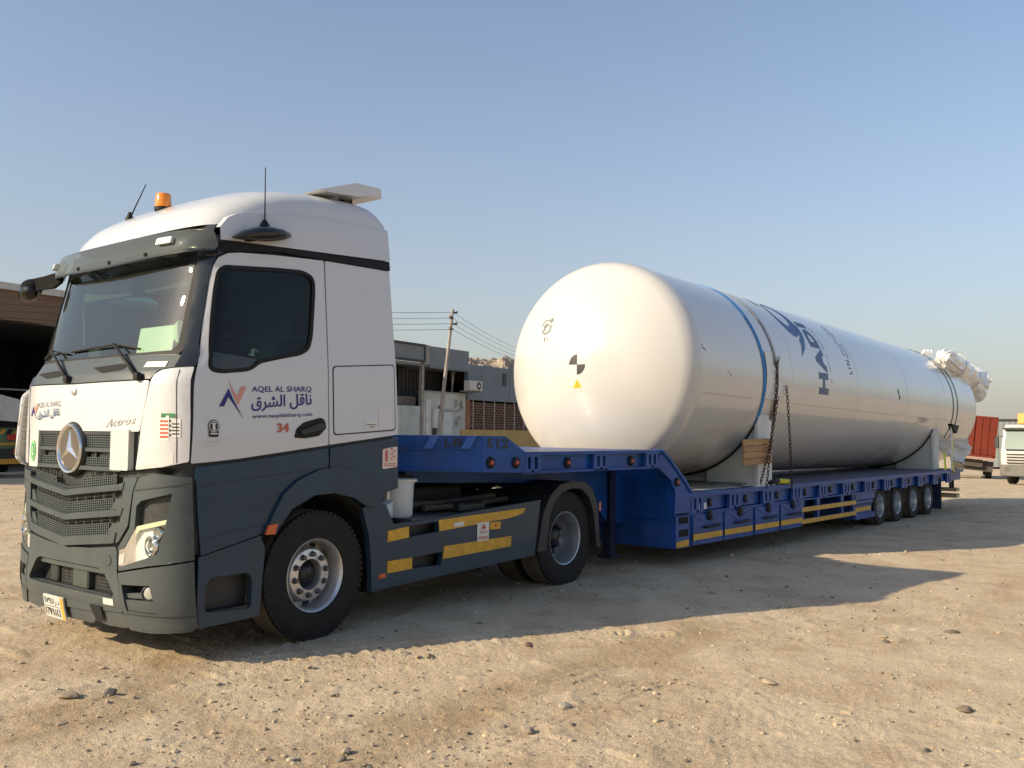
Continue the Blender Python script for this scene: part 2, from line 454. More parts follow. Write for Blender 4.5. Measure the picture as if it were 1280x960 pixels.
TRACKS = [  # polyline, half width, depth, kind
    (smooth([(-5, .3), (-2.4, .12), (-.9, -.05), (.5, -.22), (1.4, -.62), (3.2, -1.6)]), .17, .040, 'rib'),
    (smooth([(-5, -.15), (-2.4, -.28), (-.95, -.36), (.6, -.55), (1.5, -.95), (3.4, -1.95)]), .16, .036, 'rib'),
    (smooth([(-4, -1.1), (-1.2, -1.7), (-.2, -2.0), (1.0, -2.15), (2.4, -2.15), (4.0, -2.6), (9, -4.4)]), .17, .016, 'rib'),
    (smooth([(-4, -1.7), (-1.2, -2.2), (-.2, -2.45), (1.0, -2.6), (2.4, -2.62), (4.0, -3.0), (9, -4.9)]), .15, .016, 'rib'),
    (smooth([(-1, -4.9), (.9, -4.0), (1.7, -3.5), (2.8, -3.2), (5.2, -3.5), (9, -4.6)]), .16, .004, 'rib'),
    (smooth([(-.6, -5.5), (1.4, -4.5), (2.4, -4.0), (3.6, -3.75), (6, -4.1), (10, -5.3)]), .15, .004, 'rib'),
    (smooth([(3.0, -6.2), (4.6, -5.2), (6.4, -4.6), (10, -4.3), (20, -4.6)]), .16, .004, 'rib'),
    (smooth([(4.2, -7), (6.2, -5.9), (9, -5.4), (14, -5.3), (24, -6)]), .16, .004, 'rib'),
    (smooth([(2.2, -6.0), (4.0, -4.9), (7, -3.9), (12, -3.6), (22, -3.2)]), .14, .003, 'rib'),
]
STAIN = [(smooth([(-1.2, -2.3), (-.2, -2.1), (.9, -2.15), (1.9, -2.1), (3.2, -2.15), (4.0, -2.3)]), .34),
         (smooth([(-1.0, -.6), (-.1, -.2), (.4, .3)]), .3)]
def slope(x):
    return -0.0225*np.log1p(np.exp(np.clip((x-20.5)/2.0, -30, 30)))*2.0
def ground_z(x, y):
    x = np.asarray(x, float); y = np.asarray(y, float)
    r = np.hypot(x+3.2, y+5.5)
    z = np.maximum(slope(x), -2.2)
    fade = np.clip(1.6-r/40, 0, 1)
    z = z+(vnoise(x*.45, y*.45, 1)*.045+vnoise(x*1.3, y*1.3, 2)*.018)*fade
    z = z+(vnoise(x*4.1, y*4.1, 3)*.008+vnoise(x*9, y*9, 4)*.007+vnoise(x*21, y*21, 5)*.006+vnoise(x*43, y*43, 6)*.006)*fade
    lump = vnoise(x*6.3+9, y*6.3, 8)
    z = z+np.clip(lump-.33, 0, 1)*.09*fade
    wob = vnoise(x*1.7, y*1.7, 11)*.10+vnoise(x*6, y*6, 12)*.025
    for pts, hw, dep, kind in TRACKS:
        near = r < 32
        d = np.full(x.shape, 9.0); a = np.zeros(x.shape)
        if near.any():
            dd, aa = pdist(x[near], y[near], pts); d[near] = dd+wob[near]*.5; a[near] = aa
        u = np.abs(d)/hw
        win = np.clip((1.15-u)/.3, 0, 1)
        rough = .35+1.3*np.clip(vnoise(a*1.4, d*3, 21)+.35, 0, 1)
        if kind == 'rib': pat = np.cos(d*2*math.pi/.068)*.7
        else: pat = np.cos((a+np.abs(d)*.9)*2*math.pi/.13)*.6
        z = z-dep*win*(.25-.6*pat)*rough+dep*.45*np.exp(-((u-1.25)/.18)**2)*rough
    return z
def stain_v(x, y):
    s = np.zeros(x.shape); near = np.hypot(x+3.2, y+5.5) < 25
    for pts, w in STAIN:
        d, a = pdist(x[near], y[near], pts)
        k = np.clip(1.2-np.abs(d+vnoise(x[near]*3, y[near]*3, 31)*.35)/w, 0, 1)
        s[near] = np.maximum(s[near], np.clip(k*1.3, 0, 1)*(0.45+.9*np.clip(vnoise(x[near]*5, y[near]*5, 33)+.4, 0, 1)))
    return np.clip(s, 0, 1)

rings = [0.15, .8, 1.6, 2.4, 3.0, 3.4]
r_ = 3.7
while r_ < 60: rings.append(r_); r_ *= 1.0052
while r_ < 7000: rings.append(r_); r_ *= 1.09
A0 = math.radians(38.35)
ang = list(np.radians(np.arange(-37, 37.001, .15))+A0)+list(np.radians(np.arange(40, 322.9, 3.0))+A0)
RR, AA = np.meshgrid(np.array(rings), np.array(ang), indexing='ij')
X = -3.2+RR*np.cos(AA); Y = -5.5+RR*np.sin(AA); Z = ground_z(X, Y)
nr, na = X.shape
co = np.stack([X, Y, Z], -1).reshape(-1, 3)
idx = np.arange(nr*na).reshape(nr, na)
i0 = idx[:-1, :]; i1 = idx[1:, :]
quads = np.stack([i0, i1, np.roll(i1, -1, 1), np.roll(i0, -1, 1)], -1).reshape(-1, 4)
me = bpy.data.meshes.new('ground')
me.vertices.add(len(co)); me.vertices.foreach_set('co', co.astype(np.float32).ravel())
me.loops.add(quads.size); me.loops.foreach_set('vertex_index', quads.astype(np.int32).ravel())
me.polygons.add(len(quads)); me.polygons.foreach_set('loop_start', np.arange(0, quads.size, 4, dtype=np.int32))
me.polygons.foreach_set('loop_total', np.full(len(quads), 4, np.int32))
me.polygons.foreach_set('use_smooth', np.ones(len(quads), bool))
me.update(calc_edges=True); me.validate()
at = me.attributes.new('moist', 'FLOAT', 'POINT'); at.data.foreach_set('value', stain_v(X, Y).astype(np.float32).ravel())

g = bpy.data.materials.new('sandy_ground'); g.use_nodes = True; n = g.node_tree.nodes; l = g.node_tree.links
b = n['Principled BSDF']; b.inputs['Roughness'].default_value = 0.92; b.inputs['Specular IOR Level'].default_value = 0.2
tc = n.new('ShaderNodeTexCoord')
def noise(scale, det=6, rough=.55):
    q = n.new('ShaderNodeTexNoise'); q.inputs['Scale'].default_value = scale; q.inputs['Detail'].default_value = det
    q.inputs['Roughness'].default_value = rough; l.new(tc.outputs['Object'], q.inputs['Vector']); return q.outputs['Fac']
def ramp(src, stops):
    q = n.new('ShaderNodeValToRGB'); e = q.color_ramp.elements
    e[0].position, e[0].color = stops[0][0], (*stops[0][1], 1); e[1].position, e[1].color = stops[-1][0], (*stops[-1][1], 1)
    for p, c in stops[1:-1]:
        k = e.new(p); k.color = (*c, 1)
    l.new(src, q.inputs[0]); return q.outputs[0]
def mix(f, a, c, mode='MIX'):
    q = n.new('ShaderNodeMix'); q.data_type = 'RGBA'; q.blend_type = mode
    if isinstance(f, float): q.inputs[0].default_value = f
    else: l.new(f, q.inputs[0])
    l.new(a, q.inputs[6])
    if isinstance(c, tuple): q.inputs[7].default_value = c
    else: l.new(c, q.inputs[7])
    return q.outputs[2]
base = ramp(noise(.55, 8, .6), [(.3, (.50, .39, .265)), (.5, (.56, .45, .315)), (.72, (.61, .505, .36))])
fine = ramp(noise(34, 6, .7), [(.3, (.62, .6, .58)), (.5, (.95, .95, .95)), (.68, (1.12, 1.12, 1.12))])
c1 = mix(.75, base, fine, 'MULTIPLY')
grit = ramp(noise(120, 3, .6), [(.32, (.55, .52, .5)), (.42, (1, 1, 1)), (.7, (1.1, 1.1, 1.1))])
c1 = mix(.7, c1, grit, 'MULTIPLY')
vo = n.new('ShaderNodeTexVoronoi'); vo.inputs['Scale'].default_value = 46; l.new(tc.outputs['Object'], vo.inputs['Vector'])
c1 = mix(.55, c1, ramp(vo.outputs['Distance'], [(.08, (.58, .55, .5)), (.2, (1, 1, 1)), (.8, (1.05, 1.05, 1.05))]), 'MULTIPLY')
pat = ramp(noise(1.7, 6, .6), [(.36, (.8, .74, .68)), (.55, (1, 1, 1)), (.75, (1.04, 1.03, 1.0))])
c1 = mix(.8, c1, pat, 'MULTIPLY')
an = n.new('ShaderNodeAttribute'); an.attribute_name = 'moist'
sm = n.new('ShaderNodeMath'); sm.operation = 'MULTIPLY'; sm.inputs[1].default_value = .62; l.new(an.outputs['Fac'], sm.inputs[0])
c1 = mix(sm.outputs[0], c1, (.31, .215, .12, 1))
l.new(c1, b.inputs['Base Color'])
b1 = n.new('ShaderNodeBump'); b1.inputs['Distance'].default_value = .013; l.new(noise(26, 8, .68), b1.inputs['Height'])
b2 = n.new('ShaderNodeBump'); b2.inputs['Distance'].default_value = .008; l.new(noise(95, 4, .6), b2.inputs['Height']); l.new(b1.outputs[0], b2.inputs['Normal'])
l.new(b2.outputs[0], b.inputs['Normal'])
me.materials.append(g)
ground = bpy.data.objects.new('ground', me); COL.objects.link(ground)
ground['kind'] = 'structure'; ground['label'] = 'dry sandy yard of packed earth with tyre tracks'

# loose gravel: too many to count
STONEM = M('field_stone', (.36, .295, .205), .9, var=.35, vscale=2.5, bump=.004, bscale=30)
GRAV = bpy.data.materials.new('gravel_mix'); GRAV.use_nodes = True
gn, gl = GRAV.node_tree.nodes, GRAV.node_tree.links; gb = gn['Principled BSDF']; gb.inputs['Roughness'].default_value = .9
gg = gn.new('ShaderNodeNewGeometry'); gr = gn.new('ShaderNodeValToRGB'); gl.new(gg.outputs['Random Per Island'], gr.inputs[0]); gl.new(gr.outputs[0], gb.inputs['Base Color'])
ge = gr.color_ramp.elements; ge[0].color = (.10, .085, .07, 1); ge[1].color = (.47, .39, .28, 1); ge[1].position = .95
for p_, c_ in ((.16, (.17, .14, .105, 1)), (.28, (.33, .265, .18, 1)), (.8, (.43, .35, .24, 1))):
    q_ = ge.new(p_); q_.color = c_
def ico(r=1.0, sub=1):
    bm = bmesh.new(); bmesh.ops.create_icosphere(bm, subdivisions=sub, radius=r)
    v = np.array([tuple(q.co) for q in bm.verts]); f = np.array([[k.index for k in q.verts] for q in bm.faces]); bm.free(); return v, f
iv, ifc = ico()
NP = 22000; rs = np.random.RandomState(3)
rr = 4.0*np.exp(rs.rand(NP)*2.3); aa = A0+np.radians(rs.uniform(-34, 34, NP))
px, py = -3.2+rr*np.cos(aa), -5.5+rr*np.sin(aa)
dens = vnoise(px*.7, py*.7, 41)+vnoise(px*2.3, py*2.3, 42)*.6+.32
keep = rs.rand(NP) < np.clip(dens*1.5, .08, 1); px, py, rr = px[keep], py[keep], rr[keep]
pz = ground_z(px, py); k = len(px)
size = .0040*np.exp(rs.randn(k)*.6)*(.85+rr*.05); size = np.clip(size, .0025, .028)
V = np.repeat(iv[None], k, 0)*(1+rs.uniform(-.3, .3, (k, len(iv), 1)))
V *= (size[:, None, None]*np.stack([rs.uniform(.7, 1.5, k), rs.uniform(.7, 1.5, k), rs.uniform(.5, .9, k)], -1)[:, None, :])
V += np.stack([px, py, pz+size*.25], -1)[:, None, :]
F = (ifc[None]+(np.arange(k)*len(iv))[:, None, None]).reshape(-1, 3)
gm = bpy.data.meshes.new('gravel'); gm.from_pydata(V.reshape(-1, 3).tolist(), [], F.tolist()); gm.materials.append(GRAV)
go = bpy.data.objects.new('gravel', gm); COL.objects.link(go); tag(go, 'fine loose gravel strewn over the sandy yard', 'gravel', kind='stuff')

def stone_mesh(seed, sub=2):
    v, f = ico(1.0, sub); q = np.random.RandomState(seed)
    d = v/np.linalg.norm(v, axis=1)[:, None]; rad = np.ones(len(v))
    for _ in range(9):
        nrm = q.randn(3); nrm /= np.linalg.norm(nrm); h = q.uniform(.55, .9); t = d@nrm
        rad = np.minimum(rad, np.where(t > .05, h/np.maximum(t, .05), 9))
    v = d*rad[:, None]
    m = bpy.data.meshes.new('stone'); m.from_pydata(v.tolist(), [], f.tolist()); return m
STONES = [  # ground point, size, flatness, colour, label
    (-.41, -.19, .05, .7, (.16, .155, .14), 'dark grey rounded stone in the tracks left of the front wheel'),
    (-.60, -.03, .07, .35, (.36, .28, .2), 'flat tan stone beside the dark grey stone'),
    (2.43, -1.38, .055, .45, (.22, .13, .09), 'reddish brown clod just outside the truck shadow'),
    (1.28, -2.54, .05, .6, (.4, .36, .3), 'pale grey pointed stone in the brown soil patch'),
    (-.21, -2.17, .035, .7, (.27, .22, .17), 'small round brown stone near the bottom edge of the picture'),
    (5.26, -3.88, .06, .45, (.2, .15, .11), 'dark flat stone far out on the right of the yard'),
    (.79, -2.64, .04, .6, (.3, .25, .2), 'small angular stone in the foreground tracks'),
    (2.85, -4.49, .055, .5, (.25, .19, .14), 'dark stone among the gravel at right'),
    (2.67, -3.29, .06, .35, (.5, .4, .28), 'pale flattened sandy clod in the middle foreground'),
    (1.16, .04, .045, .4, (.33, .28, .22), 'flat stone in the shade by the front tyre'),
    (.87, -.09, .04, .6, (.45, .36, .26), 'light tan stone on the edge of the shadow before the front wheel'),
    (5.6, -1.45, .05, .4, (.3, .25, .19), 'low stone in the shade beyond the rear tyre'),
]
for i, (x, y, s, fl, c, lab) in enumerate(STONES):
    m = stone_mesh(50+i); m.materials.append(M('stone_tone_%d' % i, c, .9, var=.3, vscale=14, bump=.004, bscale=40))
    o = bpy.data.objects.new('stone', m); o.location = (x, y, float(ground_z(np.array([x]), np.array([y]))[0])+s*fl*.35)
    o.scale = (s*1.15, s*.85, s*fl); o.rotation_euler = (0, 0, i*1.7); COL.objects.link(o)
    tag(o, lab, 'stone', 'loose stones on the yard')
# ================================================================ TRACTOR UNIT
truck = thing('semi_truck', 'white and slate grey semi truck cab with black sun visor pulling the blue lowbed trailer', 'truck', (1.43, 1.25, 0))
XF = [(.15, .07), (.28, .03), (.45, 0.0), (1.9, 0.0), (2.05, .005), (2.12, .03), (2.25, .12), (2.9, .28), (3.1, .32), (3.3, .42)]
YI = [(1.65, 0.0), (2.2, .025), (2.8, .075), (3.2, .11), (3.4, .13)]
XE, PD, PN = 1.0, .45, 3.0
_t = np.linspace(0, 1, 4001); _v = 1-(1-_t)**3; _w = PD*(1-(1-_v**PN)**(1/PN)); _y = 1.25*_v
_s = np.concatenate([[0], np.cumsum(np.hypot(np.diff(_w), np.diff(_y)))])
S0 = float(_s[-1]); _gs = np.linspace(0, S0, 3000); _gv = np.interp(_gs, _s, _v).tolist(); _gw = np.interp(_gs, _s, _w).tolist()
def lin(z, pts):
    if z <= pts[0][0]: return pts[0][1]
    for (a, b), (c, d) in zip(pts[:-1], pts[1:]):
        if z <= c: return b+(d-b)*(z-a)/(c-a)
    return pts[-1][1]
def W0(s, z):
    a = abs(s); sg = 1 if s >= 0 else -1
    if a >= S0: v, w = 1.0, PD+a-S0
    else:
        q = a/S0*2999; i = min(int(q), 2998); q -= i
        v = _gv[i]*(1-q)+_gv[i+1]*q; w = _gw[i]*(1-q)+_gw[i+1]*q
    xf = lin(z, XF); x = xf+w*(1-xf/XE) if w < XE else w
    return x, 1.25-(1.25-lin(z, YI))*v*sg, z
def W(s, z, off=0.0):
    """point on the cab skin: s runs round the cab from the middle of the nose, z is the height"""
    P = W0(s, z)
    if off:
        e = .006
        a = Vector(W0(s+e, z))-Vector(W0(s-e, z)); b = Vector(W0(s, z+e))-Vector(W0(s, z-e)); n = b.cross(a).normalized()
        if n.dot(Vector((P[0]-1.5, P[1]-1.25, 0))) < 0: n = -n
        return tuple(Vector(P)+n*off)
    return P
MIR = lambda v: (v[0], 2.5-v[1], v[2])
def sym(h):
    """close a half outline (s>=0, from s=0 round to s=0) with its mirror image"""
    return list(h)+[(-a, b) for a, b in reversed(h) if a > 1e-6]
def both(name, poly, mat, **k):
    a = panel(name, poly, W, mat, truck, **k); b = panel(name, poly, W, mat, truck, mirror=MIR, **k); return a, b

WIN = fillet([(1.392, 2.150), (1.346, 2.274), (1.323, 2.515), (1.312, 2.761), (1.320, 2.890), (1.375, 2.927), (2.30, 2.994), (2.40, 2.96), (2.404, 2.86), (2.362, 2.48), (2.330, 2.375), (2.25, 2.328), (1.83, 2.235), (1.745, 2.170), (1.50, 2.138)], .06)
WSH = fillet(sym([(0, 2.258), (.75, 2.262), (1.045, 2.272), (1.092, 2.32), (1.106, 2.95), (1.09, 3.03), (0, 3.03)]), [0, 0, .03, .04, .02, .04, 0, .04, .02, .04, .03, 0][:12])
def grow(poly, d):
    cx = sum(p[0] for p in poly)/len(poly); cy = sum(p[1] for p in poly)/len(poly); out = []
    for i in range(len(poly)):
        p0, p, p1 = Vector(poly[i-1]), Vector(poly[i]), Vector(poly[(i+1) % len(poly)])
        a = (p-p0); b = (p1-p); t = (a.normalized()+b.normalized())
        if t.length < 1e-6: t = a
        t.normalize(); n = Vector((t.y, -t.x))
        if n.dot(p-Vector((cx, cy))) < 0: n = -n
        out.append(tuple(p+n*d))
    return out
frame = panel('cab_frame', [(-3.3, 1.2), (-2.9, 1.42), (-2.2, 1.42), (-1.9, 1.1), (-1.42, .8), (1.42, .8), (1.9, 1.1), (2.2, 1.42), (2.9, 1.42), (3.3, 1.2), (3.28, 3.2), (-3.28, 3.2)], W, PLASD, truck,
              holes=[grow(WSH, .004), WIN, [(-a, b) for a, b in WIN]], off=-.03, th=.02, L=.16)
panel('front_backing', [(-1.40, .30), (1.40, .30), (1.40, 1.42), (.9, 1.45), (-.9, 1.45), (-1.40, 1.42)], W, VOID, truck, off=-.085, th=.01, L=.16)
# windscreen, its black border and the pillars
panel('windscreen', WSH, W, GLASSW, truck, off=-.004, th=0, L=.12)
panel('windscreen_seal', grow(WSH, .05), W, BLACK, truck, holes=[grow(WSH, -.012)], off=.002, th=.02)
both('door_pillar', [(1.125, 2.15), (1.275, 2.161), (1.268, 2.25), (1.245, 2.35), (1.246, 2.54), (1.246, 2.82), (1.257, 2.93), (1.29, 3.005), (1.37, 3.05), (1.50, 3.075), (1.425, 3.15), (1.1, 3.16), (1.11, 3.0), (1.128, 2.9), (1.13, 2.27)], BLACKP, off=.008, th=.03)
panel('header_strip', [(-1.2, 3.02), (1.2, 3.02), (1.2, 3.27), (-1.2, 3.27)], W, BLACKP, truck, off=.0, th=.02)
# cowl under the windscreen
cowl = panel('cowl_panel', sym([(0, 2.056), (.53, 2.061), (.955, 2.066), (1.0, 2.125), (1.05, 2.145), (1.165, 2.155), (1.12, 2.245), (1.07, 2.252), (0, 2.252)]), W, PLAS, truck, off=.004, th=.03)
decal('air_slot', [fillet([(.15, 2.172), (.575, 2.19), (.63, 2.17), (.625, 2.148), (.58, 2.137), (.352, 2.122)], .02)], W, VOID, cowl, off=.007)
decal('air_slot', [fillet([(-.89, 2.155), (-.39, 2.17), (-.31, 2.15), (-.31, 2.118), (-.55, 2.105)], .02)], W, VOID, cowl, off=.007)
decal('bright_sticker', [rect(.845, 2.152, 1.05, 2.194)], W, PAPER, cowl, off=.009)
# bonnet flap
hood = panel('front_panel', fillet(sym([(0, 2.045), (.53, 2.050), (.957, 2.054), (.915, 1.83), (.873, 1.683), (0, 1.683)]), .018), W, WHITE, truck, off=.006, th=.03)
mb = MB(); mb.lathe([(.0, -.012), (.022, -.012), (.03, -.006), (.03, .004)], 'x', W(0, 1.99, .012), 20); mb.build('lock_cap', STEEL, hood)
letters('model_lettering', 'Actros', W, (.48, 1.708), (.835, 1.742), (.49, 1.768), STEEL, hood, shear=.35, off=.012, bold=.012)
def nlogo(name_a, name_b, A, parent, off=.012):
    """the company mark: blue peak and pink tick; A maps unit square to the skin"""
    q = lambda pts: [A(a, b) for a, b in pts]
    decal(name_a, [q([(0, .30), (.38, .72), (.58, .45), (1.0, -.02), (.64, .30), (.37, .52), (.20, .30)])], W, INKB, parent, off)
    decal(name_b, [q([(.30, 1.0), (.52, .72), (.76, .52), (.88, .75), (1.12, .75), (.78, .32), (.62, .5)])], W, INKP, parent, off)
nlogo('blue_mark', 'pink_mark', lambda a, b: (-.835+.165*a, 1.745+.185*b+.02*a), hood)
AR = '\uFED5\uFEAE\uFEB8\uFEDF\uFE8D \uFEDE\uFED7\uFE8E\uFEE7'
letters('company_lettering', 'AQEL AL SHARQ', W, (-.655, 1.862), (-.215, 1.872), (-.655, 1.912), M('ink_grey', (.12, .13, .17), .5), hood, off=.012)
letters('arabic_lettering', AR, W, (-.655, 1.765), (-.225, 1.785), (-.655, 1.845), INKN, hood, off=.012, bold=.012)
# white corner deflectors
CORN = [(.978, 2.053), (1.0, 2.098), (1.052, 2.129), (1.13, 2.141), (1.272, 2.155), (1.279, 1.8), (1.275, 1.47), (1.098, 1.432), (.856, 1.405), (.902, 1.738)]
c1_, c2_ = both('corner_deflector', fillet(CORN, .015), WHITE, off=.012, th=.05)
decal('seam', [[(1.178, 2.13), (1.184, 2.13), (1.196, 1.46), (1.190, 1.46)]], W, PLASD, c1_, off=.0135)
decal('weld_band', [[(.875, 1.50), (1.172, 1.545), (1.172, 1.455), (1.1, 1.437), (.862, 1.41)]], W, M('dull_white', (.60, .60, .58), .4, var=.05), c1_, off=.0133)
st = decal('fuel_sticker', [rect(1.06, 1.62, 1.135, 1.80), rect(1.148, 1.645, 1.215, 1.775)], W, PAPER, c1_, off=.0145)
decal('sticker_print', [rect(1.075, 1.785, 1.175, 1.815)], W, INKG, st, off=.016)
decal('sticker_print', [rect(1.068, 1.64+.028*i, 1.128, 1.655+.028*i) for i in range(5)], W, INKR, st, off=.016)
decal('sticker_print', [disc(1.143, 1.66+.034*i, .008, .009, 8) for i in range(4)]+[rect(1.155, 1.665+.024*i, 1.205, 1.673+.024*i) for i in range(4)], W, INKK, st, off=.016)
# louvred flap standing out on the far corner
fp = [(.26, 2.03), (.17, 2.02), (.125, 1.97), (.105, 1.72), (.09, 1.46), (.13, 1.41), (.24, 1.36), (.27, 1.46)]
fl = MB()
for (a, b), (c, d) in zip(fp, fp[1:]+fp[:1]): fl.tube([(a, 2.44, b), (c, 2.44, d)], .016, 6)
fr_ = fl.build('far_louvre', WHITE, truck)
for k in range(4):
    z = 1.58+.105*k; m2 = MB(); m2.box((.10, 2.42, z), (.25, 2.45, z+.012)); m2.build('louvre_slat', M('louvre_grey', (.42, .41, .38), .5), fr_)
m2 = MB(); m2.prism(fp, 'y', 2.445, 2.46); m2.build('louvre_back', MATS['louvre_grey'], fr_)
# ---- grilles
def lattice(name, s0, s1, z0, z1, ns, nz, fn, parent, off=.0, wb=.35, mat=PLAS, cut=None):
    mb = MB(); ds = (s1-s0)/ns; dz = (z1-z0)/nz
    for j in range(nz+1):
        z = z0+dz*j; h = dz*wb/2
        for i in range(ns):
            a, b = s0+ds*i, s0+ds*(i+1)
            if cut and not (cut((a+b)/2, z)): continue
            mb.add([fn(a, z-h, off), fn(b, z-h, off), fn(b, z+h, off), fn(a, z+h, off), fn(a, z+h, off-.012), fn(b, z+h, off-.012)], [(0, 1, 2, 3), (3, 2, 5, 4)])
    for i in range(ns+1):
        a = s0+ds*i; h = ds*wb/2
        for j in range(nz):
            za, zb = z0+dz*j, z0+dz*(j+1)
            if cut and not (cut(a, (za+zb)/2)): continue
            mb.add([fn(a-h, za, off), fn(a+h, za, off), fn(a+h, zb, off), fn(a-h, zb, off), fn(a-h, za, off-.012), fn(a-h, zb, off-.012)], [(0, 1, 2, 3), (0, 3, 5, 4)])
    return mb.build(name, mat, parent)
ug = panel('upper_grille', [(-.80, 1.385), (.80, 1.385), (.80, 1.675), (-.80, 1.675)], W, VOID, truck, off=-.05, th=.01)
panel('grille_bar', rect(-.70, 1.388, .70, 1.418), W, PLAS, ug, off=.02, th=.07)
panel('grille_bar', rect(-.66, 1.528, .66, 1.556), W, PLAS, ug, off=.012, th=.05)
panel('grille_bar', rect(-.68, 1.655, .68, 1.678), W, PLASD, ug, off=.004, th=.05)
lattice('grille_mesh', -.63, .63, 1.553, 1.66, 46, 6, W, ug, off=-.004)
lattice('grille_mesh', -.60, .60, 1.414, 1.482, 44, 4, W, ug, off=-.004)
for a in (-.52, -.33, .33, .5): panel('grille_rib', rect(a-.01, 1.47, a+.01, 1.54), W, PLASD, ug, off=-.01, th=.03)
cov = panel('sensor_cover', fillet(rect(.577, 1.398, .785, 1.70), .015), W, PLATEW, truck, off=.022, th=.05)
cov2 = panel('sensor_cover', fillet(rect(-.785, 1.388, -.577, 1.69), .015), W, PLATEW, truck, off=.022, th=.05)
gs = decal('round_sticker', [disc(-.68, 1.515, .062, .085, 28)], W, M('ink_bright_green', (.06, .33, .10), .5), cov2, off=.025)
decal('sticker_ring', [disc(-.68, 1.515, .050, .072, 28)], W, PAPER, gs, off=.0265)
decal('sticker_centre', [disc(-.68, 1.515, .045, .066, 28)], W, MATS['ink_bright_green'], gs, off=.028)
decal('sticker_letter', [rect(-.695, 1.482, -.683, 1.552), rect(-.695, 1.482, -.660, 1.494)], W, PAPER, gs, off=.0295)
# star emblem
em = MB(); EC = W(0.0, 1.543, .03)
em.lathe([(.158, .01), (.172, -.01), (.186, -.012), (.196, .0), (.198, .03)], 'x', EC, 56)
emb = em.build('emblem', CHROME, truck)
mb = MB(); mb.lathe([(.0, .002), (.16, .002)], 'x', EC, 40); mb.build('emblem_back', M('emblem_dark', (.16, .14, .12), .2, .5), emb)
mb = MB()
for k in range(3):
    a = math.pi/2+k*2*math.pi/3; tip = (.165*math.cos(a), .165*math.sin(a))
    l_ = (.034*math.cos(a+math.pi/3), .034*math.sin(a+math.pi/3)); r_2 = (.034*math.cos(a-math.pi/3), .034*math.sin(a-math.pi/3))
    P = lambda q, t: (EC[0]+t, EC[1]+q[0], EC[2]+q[1])
    mb.add([P((0, 0), -.024), P(l_, .010), P(tip, .004), P(r_2, .010)], [(0, 1, 2), (0, 2, 3)])
mb.build('emblem_star', M('star_silver', (.86, .86, .86), .22, .95), emb)
mb = MB(); mb.lathe([(.197, .0), (.212, .02), (.215, .045)], 'x', EC, 48); mb.build('emblem_surround', PLASD, emb)
# lower grille: three swept bars
def V(s, z, off=0.0): return W(s, z+.10*abs(s), off+.03*max(0, 1-abs(s)/.8))
lg = panel('lower_grille', fillet(sym([(0, .80), (.35, .82), (.70, .875), (.80, 1.0), (.84, 1.25), (.885, 1.352), (0, 1.352)]), .02), W, VOID, truck, off=-.06, th=.01)
for z0, z1, e in ((1.183, 1.226, .735), (.997, 1.041, .725), (.80, .866, .66)):
    panel('grille_bar', sym([(0, z0), (e, z0), (e+.02, z1+.012), (e-.05, z1), (0, z1)]), V, PLAS, lg, off=.022, th=.09)
for s_ in (1, -1):
    q = fillet([(.745, 1.345), (.885, 1.352), (.838, 1.25), (.80, 1.0), (.70, .872), (.60, .86), (.62, .91), (.70, .97), (.72, 1.05), (.735, 1.25)], .02)
    panel('grille_side', [(a*s_, b) for a, b in q], W, PLAS, lg, off=.018, th=.09)
    for z0, z1, e0, e1 in ((1.132, 1.178, .60, .73), (.95, .995, .57, .72)):
        pass
    for z0, z1, e in ((1.045, 1.125, .62), (.868, .945, .585)):
        panel('grille_cheek', [(a*s_, b) for a, b in [(e-.03, z0), (.71, z0), (.72, z1), (e+.03, z1)]], V, PLAS, lg, off=.004, th=.05)
lattice('grille_mesh', -.64, .64, 1.228, 1.298, 50, 4, V, lg, off=.0, cut=lambda s, z: abs(s) > .20 or z < 1.262-abs(s)*.02)
lattice('grille_mesh', -.61, .61, 1.043, 1.128, 48, 5, V, lg, off=.0)
lattice('grille_mesh', -.57, .57, .868, .948, 46, 5, V, lg, off=.0)
lattice('grille_ribs', -.60, .60, 1.130, 1.180, 10, 2, V, lg, off=-.012, wb=.13, mat=PLASD)
lattice('grille_ribs', -.57, .57, .950, .996, 10, 2, V, lg, off=-.012, wb=.13, mat=PLASD)
lattice('grille_ribs', -.60, .60, 1.298, 1.34, 10, 2, V, lg, off=-.012, wb=.13, mat=PLASD, cut=lambda s, z: abs(s) > .22)
